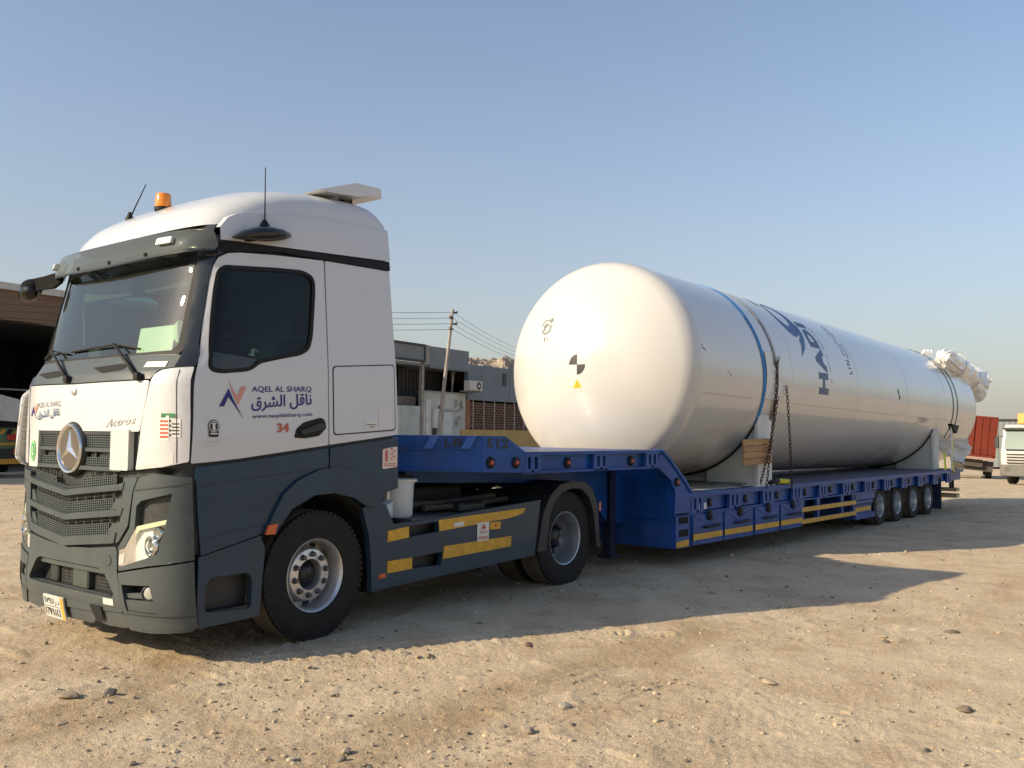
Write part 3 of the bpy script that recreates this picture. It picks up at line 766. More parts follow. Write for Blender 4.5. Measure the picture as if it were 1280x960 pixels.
# headlamp corners
LAMP = [(.703, .70), (.771, .712), (.989, .778), (1.074, .838), (1.119, .969), (1.134, 1.055), (.882, 1.0), (.866, .975), (.765, .835), (.705, .815)]
CL = [(.888, 1.345), (1.035, 1.382), (1.298, 1.357), (1.33, .768), (1.0, .722), (.713, .668), (.70, .70), (.771, .712), (.989, .778), (1.074, .838), (1.119, .969), (1.14, 1.066), (1.17, 1.243), (.921, 1.185), (.878, 1.148), (.866, .98), (.765, .835), (.705, .815), (.692, .83), (.815, .985), (.845, 1.25)]
def headlamp_unit(mir):
    k = dict(mirror=MIR) if mir else {}
    MW = (lambda s, z, o=0.0: MIR(W(s, z, o))) if mir else W
    cl = panel('headlamp_corner', CL, W, PLAS, truck, off=.014, th=.09, **k)
    decal('crease_line', [[(.86, 1.262), (1.29, 1.315), (1.29, 1.308), (.86, 1.254)]], MW, PLASD, cl, off=.018, L=.05)
    panel('lamp_recess', fillet([(.872, 1.14), (.925, 1.18), (1.165, 1.238), (1.138, 1.06), (.868, 1.005)], .02), W, PLAS, cl, off=-.035, th=.02, **k)
    decal('washer_cap', [fillet(rect(.93, 1.06, 1.0, 1.10), .01)], MW, PLASD, cl, off=-.03)
    hl = panel('headlamp', LAMP, W, M('lamp_bowl', (.84, .86, .85), .4, .15, coat=.6), truck, off=-.022, th=.01, **k)
    panel('lamp_lens', LAMP, W, LENS, hl, off=.010, th=0, **k)
    drl = [(.705, .815), (.765, .835), (.866, .975), (.882, 1.0), (1.134, 1.055), (1.128, 1.022), (.905, .972), (.888, .955), (.79, .818), (.765, .80), (.735, .715), (.703, .70)]
    panel('light_strip', drl, W, M('light_strip', (.74, .80, .52), .3, coat=.5), hl, off=.004, th=.03, **k)
    mb = MB(); c = MW(1.005, .862, -.01); mb.lathe([(.0, .0), (.04, -.006), (.055, .004), (.062, -.012), (.075, -.010), (.078, .03)], 'x', c, 28); mb.build('projector', CHROME, hl)
    mb = MB(); mb.lathe([(.0, -.022), (.03, -.014), (.052, .0)], 'x', c, 24); mb.build('projector_lens', LENS, hl)
    mb = MB(); c = MW(1.065, .955, -.012); mb.lathe([(.0, .0), (.035, -.004), (.045, -.016), (.05, .02)], 'x', c, 24); mb.build('projector', CHROME, hl)
    panel('side_reflector', [(.708, .712), (.765, .725), (.775, .80), (.71, .785)], W, M('clear_reflector', (.55, .55, .52), .3, .3, var=.1, vscale=60), hl, off=.013, th=.01, **k)
headlamp_unit(False); headlamp_unit(True)
# bumper
OPEN = fillet([(-.53, .648), (-.47, .672), (.47, .672), (.545, .648), (.672, .50), (.655, .47), (-.655, .47), (-.672, .50)], .02)
bump = panel('bumper', fillet(sym([(0, .79), (.35, .808), (.675, .842), (.692, .82), (.70, .66), (.735, .55), (.765, .39), (.755, .375), (0, .345)]), .01), W, PLAS, truck, holes=[OPEN], off=.02, th=.12)
panel('bumper_valance', sym([(0, .335), (.75, .368), (.80, .29), (.78, .262), (.55, .255), (.40, .285), (.34, .245), (0, .235)]), W, PLAS, bump, off=.012, th=.08)
panel('bumper_shelf', sym([(0, .395), (.40, .40), (.43, .345), (0, .335)]), W, PLAS, bump, off=.03, th=.05)
mb = MB(); mb.box((.03, .68, .44), (.16, 1.82, .475), bev=.01); mb.build('step_tread', PLASD, bump)
panel('opening_lip', fillet(sym([(0, .625), (.50, .625), (.545, .648), (.47, .672), (0, .672)]), .01), W, PLAS, bump, off=-.01, th=.05)
panel('opening_back', rect(-.66, .45, .66, .70), W, VOID, bump, off=-.14, th=.01)
for k in range(6): panel('radiator_slat', rect(-.05 if k < 0 else -.56, .49+.024*k, .60, .502+.024*k), W, PLASD, bump, off=-.085, th=.03)
mb = MB(); mb.box((.035, 1.02, .475), (.12, 1.26, .64), bev=.012); mb.build('tow_block', M('tow_block', (.05, .062, .05), .5), bump)
mb = MB(); mb.box((.06, 1.55, .475), (.12, 1.68, .64), bev=.012); mb.build('tow_bracket', PLASD, bump)
decal('tow_cap', [disc(.60, .735, .035, .04, 24)], W, PLASD, bump, off=.022)
decal('tow_cap_face', [disc(.60, .735, .029, .034, 24)], W, PLAS, bump, off=.0235)
decal('white_reflector', [rect(.548, .418, .672, .462)], W, PLATEW, bump, off=.024)
decal('lower_hollow', [[(.37, .40), (.52, .405), (.54, .30), (.44, .285)]], W, VOID, bump, off=.0325)
pl = panel('licence_plate', fillet(rect(-.325, .232, .005, .405), .008), W, PLATEW, truck, off=.052, th=.012)
decal('plate_band', [rect(-.045, .236, .0, .401)], W, YEL, pl, off=.0535)
letters('plate_numbers', '\u0661\u0667\u0669\u0661', W, (-.31, .335), (-.175, .335), (-.31, .385), INKK, pl, off=.0535, bold=.02)
letters('plate_letters', '\uFE8D \uFEAD \uFEA9', W, (-.16, .325), (-.065, .325), (-.16, .385), INKK, pl, off=.0535, bold=.02)
letters('plate_numbers', '1791', W, (-.31, .252), (-.175, .252), (-.31, .305), INKK, pl, off=.0535, bold=.03)
letters('plate_letters', 'A R D', W, (-.16, .252), (-.06, .252), (-.16, .305), INKK, pl, off=.0535, bold=.02)
decal('plate_line', [rect(-.315, .316, -.05, .320)], W, INKK, pl, off=.0535)
BC = [(.713, .655), (1.0, .708), (1.326, .755), (1.345, .40), (1.345, .29), (1.30, .262), (1.0, .25), (.82, .258), (.80, .29), (.77, .38), (.74, .55)]
FOG = [(.757, .575), (1.022, .585), (1.09, .388), (.812, .393)]
def turn(mb, c, mir, deg=30):
    R_ = Matrix.Rotation(math.radians(-deg if mir else deg), 3, 'Z'); c = Vector(c)
    mb.v = [tuple(R_ @ (Vector(v)-c)+c) for v in mb.v]
def bumper_corner(mir):
    k = dict(mirror=MIR) if mir else {}
    MW = (lambda s, z, o=0.0: MIR(W(s, z, o))) if mir else W
    bc = panel('bumper_corner', BC, W, PLAS, truck, holes=[FOG], off=.022, th=.12, **k)
    decal('crease_line', [[(.80, .378), (1.34, .372), (1.34, .366), (.80, .372)]], MW, PLASD, bc, off=.026, L=.05)
    panel('fog_recess', grow(FOG, .03), W, VOID, bc, off=-.08, th=.01, **k)
    panel('fog_blade', [(.775, .51), (.95, .525), (.95, .485), (.785, .48)], W, PLAS, bc, off=-.005, th=.04, **k)
    panel('fog_filler', [(.80, .47), (1.055, .475), (1.082, .393), (.816, .397)], W, PLAS, bc, off=.012, th=.05, **k)
    fgl = MB(); c = MW(.998, .525, -.004); c = MW(1.0, .527, -.012); fgl.lathe([(.0, .0), (.03, -.004), (.044, -.003), (.049, -.014), (.057, -.010), (.059, .05)], 'x', c, 28)
    turn(fgl, c, mir); f2 = fgl.build('fog_lamp', PLASD, truck)
    mb = MB(); mb.lathe([(.0, -.010), (.028, -.010), (.043, -.005)], 'x', c, 24); turn(mb, c, mir); mb.build('fog_lens', M('fog_glass', (.5, .5, .46), .12, .3, coat=.6), f2)
bumper_corner(False); bumper_corner(True)

# ---- doors and side panels
DOOR = [(1.287, 1.456), (1.30, 1.8), (1.301, 2.09), (1.262, 2.28), (1.252, 2.45), (1.252, 2.821), (1.266, 2.93), (1.305, 3.0), (1.40, 3.042), (1.553, 3.063), (2.524, 3.129), (2.525, 2.76), (2.528, 2.29), (2.528, 1.586), (1.683, 1.489)]
DLOW = [(1.318, 1.432), (1.684, 1.463), (2.528, 1.56), (2.538, 1.408), (2.409, 1.385), (2.209, 1.314), (2.073, 1.212), (1.984, 1.07), (1.925, .939), (1.885, .908), (1.375, .795), (1.343, 1.109)]
REARW = [(2.54, 3.13), (3.285, 3.148), (3.30, 2.7), (3.318, 2.27), (3.328, 1.676), (2.54, 1.588)]
RLOW = [(2.548, 1.562), (3.328, 1.65), (3.336, 1.2), (3.19, 1.168), (3.055, 1.257), (2.796, 1.368), (2.551, 1.40)]
ARCH = [(1.905, .915), (1.986, 1.07), (2.073, 1.208), (2.209, 1.31), (2.409, 1.381), (2.551, 1.400), (2.795, 1.372), (3.026, 1.262), (3.17, 1.172), (3.10, 1.10), (3.02, 1.05), (2.93, 1.07), (2.801, 1.141), (2.582, 1.192), (2.374, 1.182), (2.153, 1.085), (2.027, .944), (2.0, .90)]
STEPP = [(1.36, .783), (1.88, .897), (1.925, .80), (1.885, .29), (1.355, .275)]
SREC = fillet([(1.415, .56), (1.451, .63), (1.60, .628), (1.78, .633), (1.817, .569), (1.806, .36), (1.41, .38)], .04)
PULL = fillet([(2.176, 1.646), (2.2, 1.716), (2.272, 1.768), (2.445, 1.81), (2.487, 1.792), (2.503, 1.726), (2.427, 1.66), (2.28, 1.64)], .02)
def side(mir):
    k = dict(mirror=MIR) if mir else {}
    MW = (lambda s, z, o=0.0: MIR(W(s, z, o))) if mir else W
    d = panel('door', fillet(DOOR, .012), W, WHITE, truck, holes=[grow(WIN, .014)], off=.004, th=.04, L=.1, **k)
    panel('side_window', WIN, W, GLASSS, d, off=-.006, th=0, **k)
    panel('window_seal', grow(WIN, .02), W, BLACK, d, holes=[grow(WIN, -.012)], off=.007, th=.02, **k)
    panel('window_corner', fillet([(1.40, 2.152), (1.345, 2.275), (1.80, 2.25), (1.745, 2.172), (1.50, 2.14)], .02), W, BLACKP, d, off=.004, th=.012, **k)
    h = panel('door_handle', PULL, W, BLACK, d, off=.010, th=.02, **k)
    panel('handle_grip', fillet([(2.23, 1.70), (2.43, 1.765), (2.48, 1.752), (2.47, 1.715), (2.25, 1.668)], .015), W, PLASD, h, off=.026, th=.014, **k)
    dl = panel('door_lower', DLOW, W, GREY, truck, off=.006, th=.05, **k)
    decal('door_crease', [[(1.335, 1.300), (2.53, 1.408), (2.53, 1.400), (1.335, 1.290)], [(1.37, .915), (1.915, .99), (1.915, .982), (1.37, .906)]], MW, M('crease_shadow', (.022, .03, .045), .5), dl, off=.010, L=.05)
    rp = panel('cab_side_panel', fillet(REARW, .012), W, WHITE, truck, off=.004, th=.03, **k)
    hp = panel('locker_flap', fillet([(2.589, 2.234), (3.284, 2.292), (3.287, 1.722), (2.591, 1.676)], .035), W, WHITE, rp, off=.009, th=.006, **k)
    panel('flap_gap', fillet([(2.577, 2.244), (3.296, 2.304), (3.299, 1.710), (2.579, 1.664)], .04), W, PLASD, rp, off=.0052, th=.002, **k)
    rl = panel('cab_side_lower', RLOW, W, GREY, truck, off=.006, th=.03, **k)
    panel('wheel_arch', ARCH, W, GREY, truck, off=.035, th=.05, **k)
    sp = panel('step_panel', STEPP, W, GREY, truck, holes=[SREC], off=.006, th=.06, **k)
    panel('step_recess', grow(SREC, .02), W, PLASD, sp, off=-.10, th=.01, **k)
    panel('step_tread', [(1.40, .33), (1.83, .345), (1.82, .385), (1.405, .38)], W, PLASD, sp, off=-.01, th=.1, **k)
    panel('side_marker', [(1.90, .905), (1.925, .975), (2.01, .983), (1.985, .903)], W, ORANGEL, truck, off=.048, th=.02, **k)
    panel('roof_gasket', [(1.36, 3.046), (1.55, 3.072), (2.08, 3.127), (2.53, 3.135), (3.288, 3.155), (3.284, 3.236), (2.084, 3.202), (1.425, 3.152), (1.2, 3.10)], W, BLACK, truck, off=.014, th=.05, **k)
    return d, rp, hp, rl
door, rearp, flap, rlow = side(False); side(True)
# lettering on the near door
nlogo('blue_mark', 'pink_mark', lambda a, b: (1.492+.212*a, 1.778+.315*b+.015*a), door, .0085)
letters('company_lettering', 'AQEL AL SHARQ', W, (1.778, 1.985), (2.354, 2.010), (1.778, 2.036), INKB, door, off=.0085, bold=.01)
letters('arabic_lettering', AR, W, (1.774, 1.838), (2.354, 1.885), (1.774, 1.960), INKB, door, off=.0085, bold=.016)
letters('web_address', 'www.naqelalsharq.com', W, (1.780, 1.782), (2.358, 1.812), (1.780, 1.822), INKB, door, off=.0085, bold=.008)
letters('fleet_number', '34', W, (2.012, 1.684), (2.128, 1.688), (2.012, 1.758), INKP if False else INKR, door, off=.0085, bold=.035)
bd = decal('badge', [disc(1.448, 1.725, .046, .05, 28), fillet(rect(1.408, 1.648, 1.488, 1.70), .012)], W, INKK, door, off=.0085)
decal('badge_ring', [disc(1.448, 1.725, .038, .042, 28)], W, PAPER, bd, off=.0098)
decal('badge_disc', [disc(1.448, 1.725, .032, .036, 28)], W, INKK, bd, off=.011)
decal('badge_tower', [[(1.436, 1.695), (1.460, 1.695), (1.458, 1.745), (1.438, 1.745)], rect(1.432, 1.742, 1.464, 1.752), rect(1.418, 1.668, 1.478, 1.678)], W, PAPER, bd, off=.0123)
mb = MB()
for i, (a, b) in enumerate(((1.362, .028), (1.394, .018), (1.416, .016), (1.436, .018), (1.462, .014), (1.482, .018), (1.506, .016), (1.526, .016), (1.546, .018))):
    z = 1.588+.21*(a-1.36); mb.add([W(a, z-.010, .009), W(a+b, z-.008, .009), W(a+b+.004, z+.012, .009), W(a+.004, z+.010, .009)], [(0, 1, 2, 3)])
mb.build('chrome_script', STEEL, door)
decal('paper_sticker', [rect(2.936, 1.722, 3.075, 1.80)], W, PAPER, flap, off=.0115)
decal('sticker_print', [rect(2.95, 1.755, 3.06, 1.762), rect(2.98, 1.735, 3.03, 1.742)], W, INKK, flap, off=.013)
decal('pink_sticker', [[(3.09, 1.725), (3.252, 1.736), (3.252, 1.932), (3.09, 1.915)]], W, M('pale_pink', (.70, .65, .64), .6), flap, off=.0115)
es = decal('extinguisher_sticker', [fillet([(3.138, 1.372), (3.318, 1.388), (3.318, 1.572), (3.138, 1.548)], .02)], W, M('pale_pink_sticker', (.72, .58, .50), .6), rlow, off=.0085)
decal('sticker_print', [rect(3.17, 1.44, 3.20, 1.53), rect(3.178, 1.53, 3.192, 1.545)]+[rect(3.235+.028*(i % 2), 1.455+.022*i, 3.26+.028*(i % 2), 1.468+.022*i) for i in range(5)]+[rect(3.155, 1.40, 3.30, 1.406), rect(3.155, 1.415, 3.30, 1.421)], W, INKR, es, off=.010)

# ---- cab back, floor, roof lining and what stands inside
mb = MB(); mb.prism([(0.06, 1.1), (2.44, 1.1), (2.44, 2.2), (2.37, 3.2), (.13, 3.2), (.06, 2.2)], 'x', 2.235, 2.265); mb.build('cab_back', WHITE, truck)
mb = MB(); mb.box((.35, .1, 1.35), (2.23, 2.4, 1.40)); mb.build('cab_floor', PLASD, truck)
CLOTH = M('seat_cloth', (.09, .085, .08), .9, var=.2); BEIGE = M('cab_lining', (.40, .42, .36), .8, var=.1)
mb = MB(); mb.box((1.2, .2, 3.06), (2.2, 2.3, 3.09)); mb.build('headlining', BEIGE, truck)
dm = MB(); dm.prism([(.30, 1.5), (.85, 1.5), (.85, 2.02), (.72, 2.12), (.34, 2.14), (.22, 2.08)], 'y', .22, 2.28); dash = dm.build('dashboard', PLASD, truck)
mb = MB()
for k in range(24):
    a = 2*math.pi*k/24; a2 = 2*math.pi*(k+1)/24; c = Vector((.95, .68, 2.12)); R3 = Matrix.Rotation(math.radians(35), 3, 'Y')
    mb.tube([c+R3 @ Vector((.22*math.cos(a), .22*math.sin(a), 0)), c+R3 @ Vector((.22*math.cos(a2), .22*math.sin(a2), 0))], .016, 6, cap=False)
mb.tube([(.95, .68, 2.12), (.75, .68, 1.95)], .03); mb.build('steering_wheel', BLACK, truck)
def seat(y):
    m_ = MB(); m_.box((1.2, y-.25, 1.75), (1.72, y+.25, 1.90), bev=.05); st_ = m_.build('seat', CLOTH, truck)
    m_ = MB(); m_.box((1.62, y-.25, 1.85), (1.80, y+.25, 2.52), bev=.06); m_.build('backrest', CLOTH, st_)
    m_ = MB(); m_.box((1.68, y-.14, 2.55), (1.80, y+.14, 2.76), bev=.05); m_.build('headrest', CLOTH, st_)
seat(.68); seat(1.85)
mb = MB()
cp = [(1.9+.03*math.sin(i*1.9), .16+i*.10) for i in range(23)]
for (a, b), (c, d) in zip(cp[:-1], cp[1:]): mb.add([(a, b, 1.8), (c, d, 1.8), (c, d, 3.05), (a, b, 3.05)], [(0, 1, 2, 3)], True)
mb.build('bunk_curtain', M('curtain', (.42, .48, .44), .9, var=.1), truck)
mb = MB()
cp = [(1.62+i*.04, .17+.02*math.sin(i*1.7)) for i in range(14)]
for (a, b), (c, d) in zip(cp[:-1], cp[1:]): mb.add([(a, b, 2.1), (c, d, 2.1), (c, d, 3.0), (a, b, 3.0)], [(0, 1, 2, 3)], True)
mb.build('side_curtain', M('blue_curtain', (.06, .10, .13), .9, var=.2), truck)
mb = MB(); mb.add([(.30, .42, 2.20), (.30, .93, 2.20), (.36, .95, 2.50), (.36, .44, 2.50)], [(0, 1, 2, 3)]); pw = mb.build('dash_paper', M('white_paper', (.78, .66, .70), .7), truck)
mb = MB(); mb.lathe([(.0, 0), (.085, 0)], 'x', (.335, .36, 2.44), 20); mb.build('round_sticker', PAPER, truck)
mb = MB(); mb.box((.34, 1.55, 2.15), (.40, 1.75, 2.38), bev=.01); mb.build('dash_screen', PLASD, dash)
mb = MB(); mb.box((.36, 1.28, 2.14), (.5, 1.48, 2.24), bev=.02); mb.build('tissue_box', M('tissue_orange', (.65, .3, .15), .7), dash)
mb = MB(); mb.prism([(2.12, 2.45), (2.26, 2.40), (2.30, 2.92), (2.20, 2.95)], 'x', .50, .55); mb.build('camera_display', PLASD, truck)
mb = MB(); mb.box((.46, .45, 2.80), (.50, 1.1, 2.97), bev=.015); mb.build('sun_blind', PLASD, truck)
mb = MB(); mb.box((.46, 1.3, 2.80), (.50, 2.1, 2.97), bev=.015); mb.build('sun_blind', PLASD, truck)
tb = MB(); tb.box((.45, .30, 2.92), (.47, .44, 2.985)); tb.build('toll_tag', M('teal_sticker', (.02, .3, .27), .4), truck)

# ---- wipers
def wiper(a, b, c, d):
    mb = MB(); mb.tube([W(*a, .03), W(*b, .05)], [.018, .010], 6)
    w = mb.build('wiper', BLACK, truck); mb = MB(); mb.tube([W(*c, .012), W(*b, .03), W(*d, .012)], .009, 6); mb.build('wiper_blade', BLACK, w)
    mb = MB(); mb.lathe([(.0, -.02), (.03, -.015), (.035, .02)], 'x', W(a[0], a[1], .03), 14); mb.build('wiper_pivot', BLACK, w)
wiper((.85, 2.075), (.38, 2.345), (.70, 2.30), (-.36, 2.325)); wiper((-.13, 2.08), (-.70, 2.345), (-.42, 2.31), (-1.02, 2.30))

# ---- roof shell
ZT = [(.30, 3.22), (.36, 3.325), (.45, 3.43), (.55, 3.50), (.7, 3.585), (.9, 3.665), (1.1, 3.715), (1.4, 3.76), (1.8, 3.785), (2.1, 3.76), (2.24, 3.69)]
def roof_pt(q, v, hw=1.095, dz=0.0, m=6.5):
    w = .5*(1-max(0, 1-abs(v)**3)**(1/3)); x0 = .30+w; x = x0+(2.25-x0)*q
    zt = np.interp(x-w*.8, [a for a, _ in ZT], [b for _, b in ZT]); zb = 3.14+(x-.45)*.066
    rb = min(1, max(0, (x-2.08)/.17)); zt -= .09*rb*rb
    return (x, 1.25-hw*v, zb+(zt-zb)*max(0, 1-abs(v)**m)**(1/m)+dz)
vv = [math.copysign(1-(1-abs(t))**2.2, t) for t in np.linspace(-1, 1, 61)]; qq = [t**1.4 for t in np.linspace(0, 1, 36)]
mb = MB(); g_ = [roof_pt(q, v) for q in qq for v in vv]; nv = len(vv)
mb.add(g_, [(i*nv+j, i*nv+j+1, (i+1)*nv+j+1, (i+1)*nv+j) for i in range(len(qq)-1) for j in range(nv-1)], True)
bk = [g_[(len(qq)-1)*nv+j] for j in range(nv)]
mb.add(bk+[(2.25, p[1], 3.2) for p in bk], [(j, j+1, j+1+nv, j+nv) for j in range(nv-1)])
roof = mb.build('roof_shell', WHITE, truck)
STP = [(.50, 3.24), (.53, 3.30), (.60, 3.352), (.70, 3.39), (1.06, 3.452), (1.47, 3.498), (1.82, 3.52), (2.21, 3.535)]
def RS(mir):
    mb = MB(); n_ = 26; xs = np.linspace(.50, 2.245, n_); vs_ = []
    for x in xs:
        zt = np.interp(x, [a for a, _ in STP], [b for _, b in STP]); zb = 3.135+(x-.45)*.058; w = .02*min(1, (x-.47)/.15)
        for t in (0, .5, .86, .97, 1.0):
            z = zb+(zt-zb)*t; y = .118-.012*(1-t)+.03*max(0, (z-3.25))/.3-(w if t < .9 else w*.7 if t < 1 else -.05)
            vs_.append((x, y, z))
    mb.add(vs_, [(i*5+j, (i+1)*5+j, (i+1)*5+j+1, i*5+j+1) for i in range(n_-1) for j in range(4)], True)
    if mir: mb.v = [MIR(v) for v in mb.v]
    mb.build('roof_side_fairing', WHITE, truck)
RS(False); RS(True)
mb = MB(); mb.prism([(1.55, 3.775), (1.75, 3.845), (1.95, 3.915), (2.24, 3.925), (2.255, 3.835), (2.12, 3.835), (2.0, 3.80), (1.75, 3.775), (1.6, 3.765)], 'y', .22, 2.28); mb.build('roof_spoiler', WHITE, truck)
for y in (.42, 2.0): 
    mb = MB(); mb.box((1.98, y, 3.74), (2.08, y+.08, 3.86)); mb.build('spoiler_bracket', PLASD, truck)
# beacon, aerials
rz = roof_pt(.10, 0)[2]
mb = MB(); mb.lathe([(.0, 0), (.070, 0), (.072, .03), (.0, .03)], 'z', (.70, 1.26, 3.56), 24); bcn = mb.build('beacon', BLACK, truck)
mb = MB(); mb.lathe([(.064, 0), (.067, .02), (.064, .105), (.057, .118), (.0, .122)], 'z', (.70, 1.26, 3.59), 28); mb.build('beacon_lens', AMBER, bcn)
def aerial(base, tip, rb):
    mb = MB(); mb.lathe([(.0, -.05), (rb, -.05), (rb, 0), (rb*.5, .04), (.012, .06)], 'z', base, 16); ellip(mb, (base[0], base[1], base[2]-.01), (rb, rb*.8, rb)); a = mb.build('aerial', BLACK, truck)
    mb = MB(); mb.tube([base, tip], [.007, .004], 6); mb.build('aerial_rod', BLACK, a)
aerial((.885, .09, 3.30), (.875, .085, 3.775), .046); aerial((.60, 1.62, 3.525), (.74, 1.62, 3.86), .036)
mb = MB(); mb.lathe([(.0, 0), (.018, 0), (.018, .04), (.0, .045)], 'z', (1.25, .98, 3.73), 10); mb.build('roof_knob', BLACK, truck)

# ---- smoked sun visor on brackets
def VZ(s): return 3.035-.035*math.cos(min(1, abs(s)/1.3)*math.pi/2), 3.205-.01*math.cos(min(1, abs(s)/1.3)*math.pi/2)
def VS(s, t, off=0.0):
    zb, zt = VZ(s); z = zb+(zt-zb)*t; P = Vector(W(s, 3.03, .12+.015*math.sin(t*math.pi)-.05*t+off-.05*max(0, abs(s)-1.1)/.25)); return (P.x, P.y, z)
vis = panel('sun_visor', fillet(sym([(0, 0), (1.0, 0), (1.28, .08), (1.30, .25), (1.27, .9), (1.15, 1.0), (0, 1.0)]), .05), VS, SMOKE, truck, th=.012, L=.1)
panel('visor_edge', sym([(0, -.05), (1.0, -.05), (1.28, .03), (1.28, .09), (1.0, .03), (0, .03)]), VS, BLACKP, vis, off=.003, th=.02, L=.1)
for s in (-.45, .1, .65):
    mb = MB(); P0 = Vector(VS(s, .12, -.02)); P1 = Vector(W(s+.06, 3.02, .0)); P2 = Vector(VS(s+.13, .12, -.02))
    mb.tube([P0, P1, P2], .009, 6); mb.build('visor_bracket', PLASD, vis)
    mb = MB(); mb.lathe([(.0, -.008), (.014, -.006), (.016, .01)], 'x', VS(s, .14, .006), 10); mb.build('visor_bolt', BLACK, vis)
for s in (.80, -1.16):
    panel('marker_lamp', fillet(rect(s, .42, s+.16, .70), .03), VS, M('marker_white', (.72, .72, .70), .3), vis, off=.03, th=.03)

# ---- camera pods in place of mirrors
def pod(mir):
    mb = MB(); rot = Matrix.Rotation(math.radians(-9), 3, 'Y')
    mb.tube([(.56, .03, 3.155), (.64, .03, 3.185), (.74, .02, 3.212), (.86, .02, 3.232), (.97, .03, 3.246), (1.06, .05, 3.258), (1.13, .07, 3.264)], [.015, .06, .095, .105, .09, .055, .008], 14, flat=.55)
    mb.tube([(.70, .14, 3.20), (.74, .03, 3.205)], .05, 10)
    if mir: mb.v = [MIR(v) for v in mb.v]
    mb.build('camera_pod', BLACKP, truck)
pod(False)
mb = MB(); mb.prism([(2.30, 3.10), (2.62, 3.085), (2.86, 3.085), (2.98, 3.04), (3.0, 2.98), (2.92, 2.95), (2.70, 2.97), (2.44, 2.96), (2.30, 3.0)], 'x', .34, .37)
ellip(mb, (.36, 2.90, 3.005), (.09, .13, .085)); pd2 = mb.build('camera_pod', MATTE, truck)
mb = MB(); ellip(mb, (.34, 2.90, 2.965), (.08, .135, .09)); mb.build('pod_cover', glass('pod_plastic', (.5, .45, .36), 1.45), pd2)

# ---- chassis, axles, side skirt
mb = MB()
for y in (.80, 1.62): mb.box((.75, y, .70), (6.05, y+.08, .98))
for x in (.9, 2.2, 3.3, 4.3, 5.95): mb.box((x, .88, .76), (x+.08, 1.62, .94))
chs = mb.build('chassis_frame', CHAS, truck)
mb = MB(); mb.tube([(1.43, .3, .50), (1.43, .7, .42), (1.43, 1.8, .42), (1.43, 2.2, .50)], .07, 10); mb.build('front_axle', CHAS, truck)
mb = MB(); mb.tube([(5.02, .5, .525), (5.02, 2.0, .525)], .11, 12); ellip(mb, (5.02, 1.25, .56), (.26, .22, .24)); mb.build('rear_axle', CHAS, truck)
mb = MB(); mb.box((.7, .75, .55), (1.9, 1.75, 1.25), bev=.05); mb.build('engine_block', CHAS, truck)
mb = MB()
mb.prism([(4.55, 1.05), (4.75, 1.16), (5.3, 1.16), (5.55, 1.05), (5.3, 1.10), (4.75, 1.10)], 'y', .82, 1.68); mb.build('fifth_wheel', CHAS, truck)
mb = MB(); mb.box((2.55, .06, .87), (4.35, .82, .905)); mb.box((2.55, 1.68, .87), (4.35, 2.44, .905)); mb.build('deck_plates', M('tread_plate', (.12, .13, .14), .5, .4, var=.3, dust=.3), truck)
mb = MB(); mb.box((2.45, .55, .9), (3.1, 1.95, 1.28), bev=.03); mb.box((3.2, .9, .95), (4.2, 1.6, 1.12), bev=.03); mb.tube([(2.7, .35, 1.0), (3.3, .42, .99), (4.2, .45, 1.02)], .035); mb.tube([(2.9, .25, .97), (3.6, .3, .96), (4.3, .36, .99)], .03)
mb.build('air_tanks', CHAS, truck)
for k, (y, c_) in enumerate(((1.05, REDL), (1.2, YEL), (1.35, BLACK))):
    mb = MB(); mb.tube([(2.36+.011*i, y+.06*math.cos(i*.75), 1.52+.06*math.sin(i*.75)-.10*math.sin(i/70*math.pi)) for i in range(71)], .009, 5); mb.build('coiled_air_line', c_, truck)
mb = MB(); mb.box((2.30, .95, 1.40), (2.36, 1.5, 1.65), bev=.01); mb.build('coupling_panel', CHAS, truck)
mb = MB(); mb.box((3.35, .18, .905), (3.75, .55, 1.0), bev=.02); mb.build('battery_box', PLASD, truck)
for i, (x0_, y0_) in enumerate(((2.8, .62), (3.0, .70), (3.3, .66))):
    mb = MB(); mb.tube([(x0_+.09*k, y0_+.03*math.sin(k*1.1+i), .935+.012*math.sin(k*.7)) for k in range(16)], .012, 5); mb.build('cable', BLACK, truck)
FL = lambda y: (lambda a, b, off=0.0: (a, y-off, b))
SK = [(1.906, 1.046), (1.99, .80), (2.02, .55), (2.03, .312), (2.187, .328), (4.374, .400), (4.42, .62), (4.47, .95), (4.481, .983), (2.36, .875), (2.28, .885), (2.19, 1.05), (2.10, 1.10)]
SL1 = [(2.474, .847), (2.866, .863), (2.869, .768), (2.476, .748)]; SL2 = [(2.522, .563), (2.93, .576), (2.91, .451), (2.524, .464)]
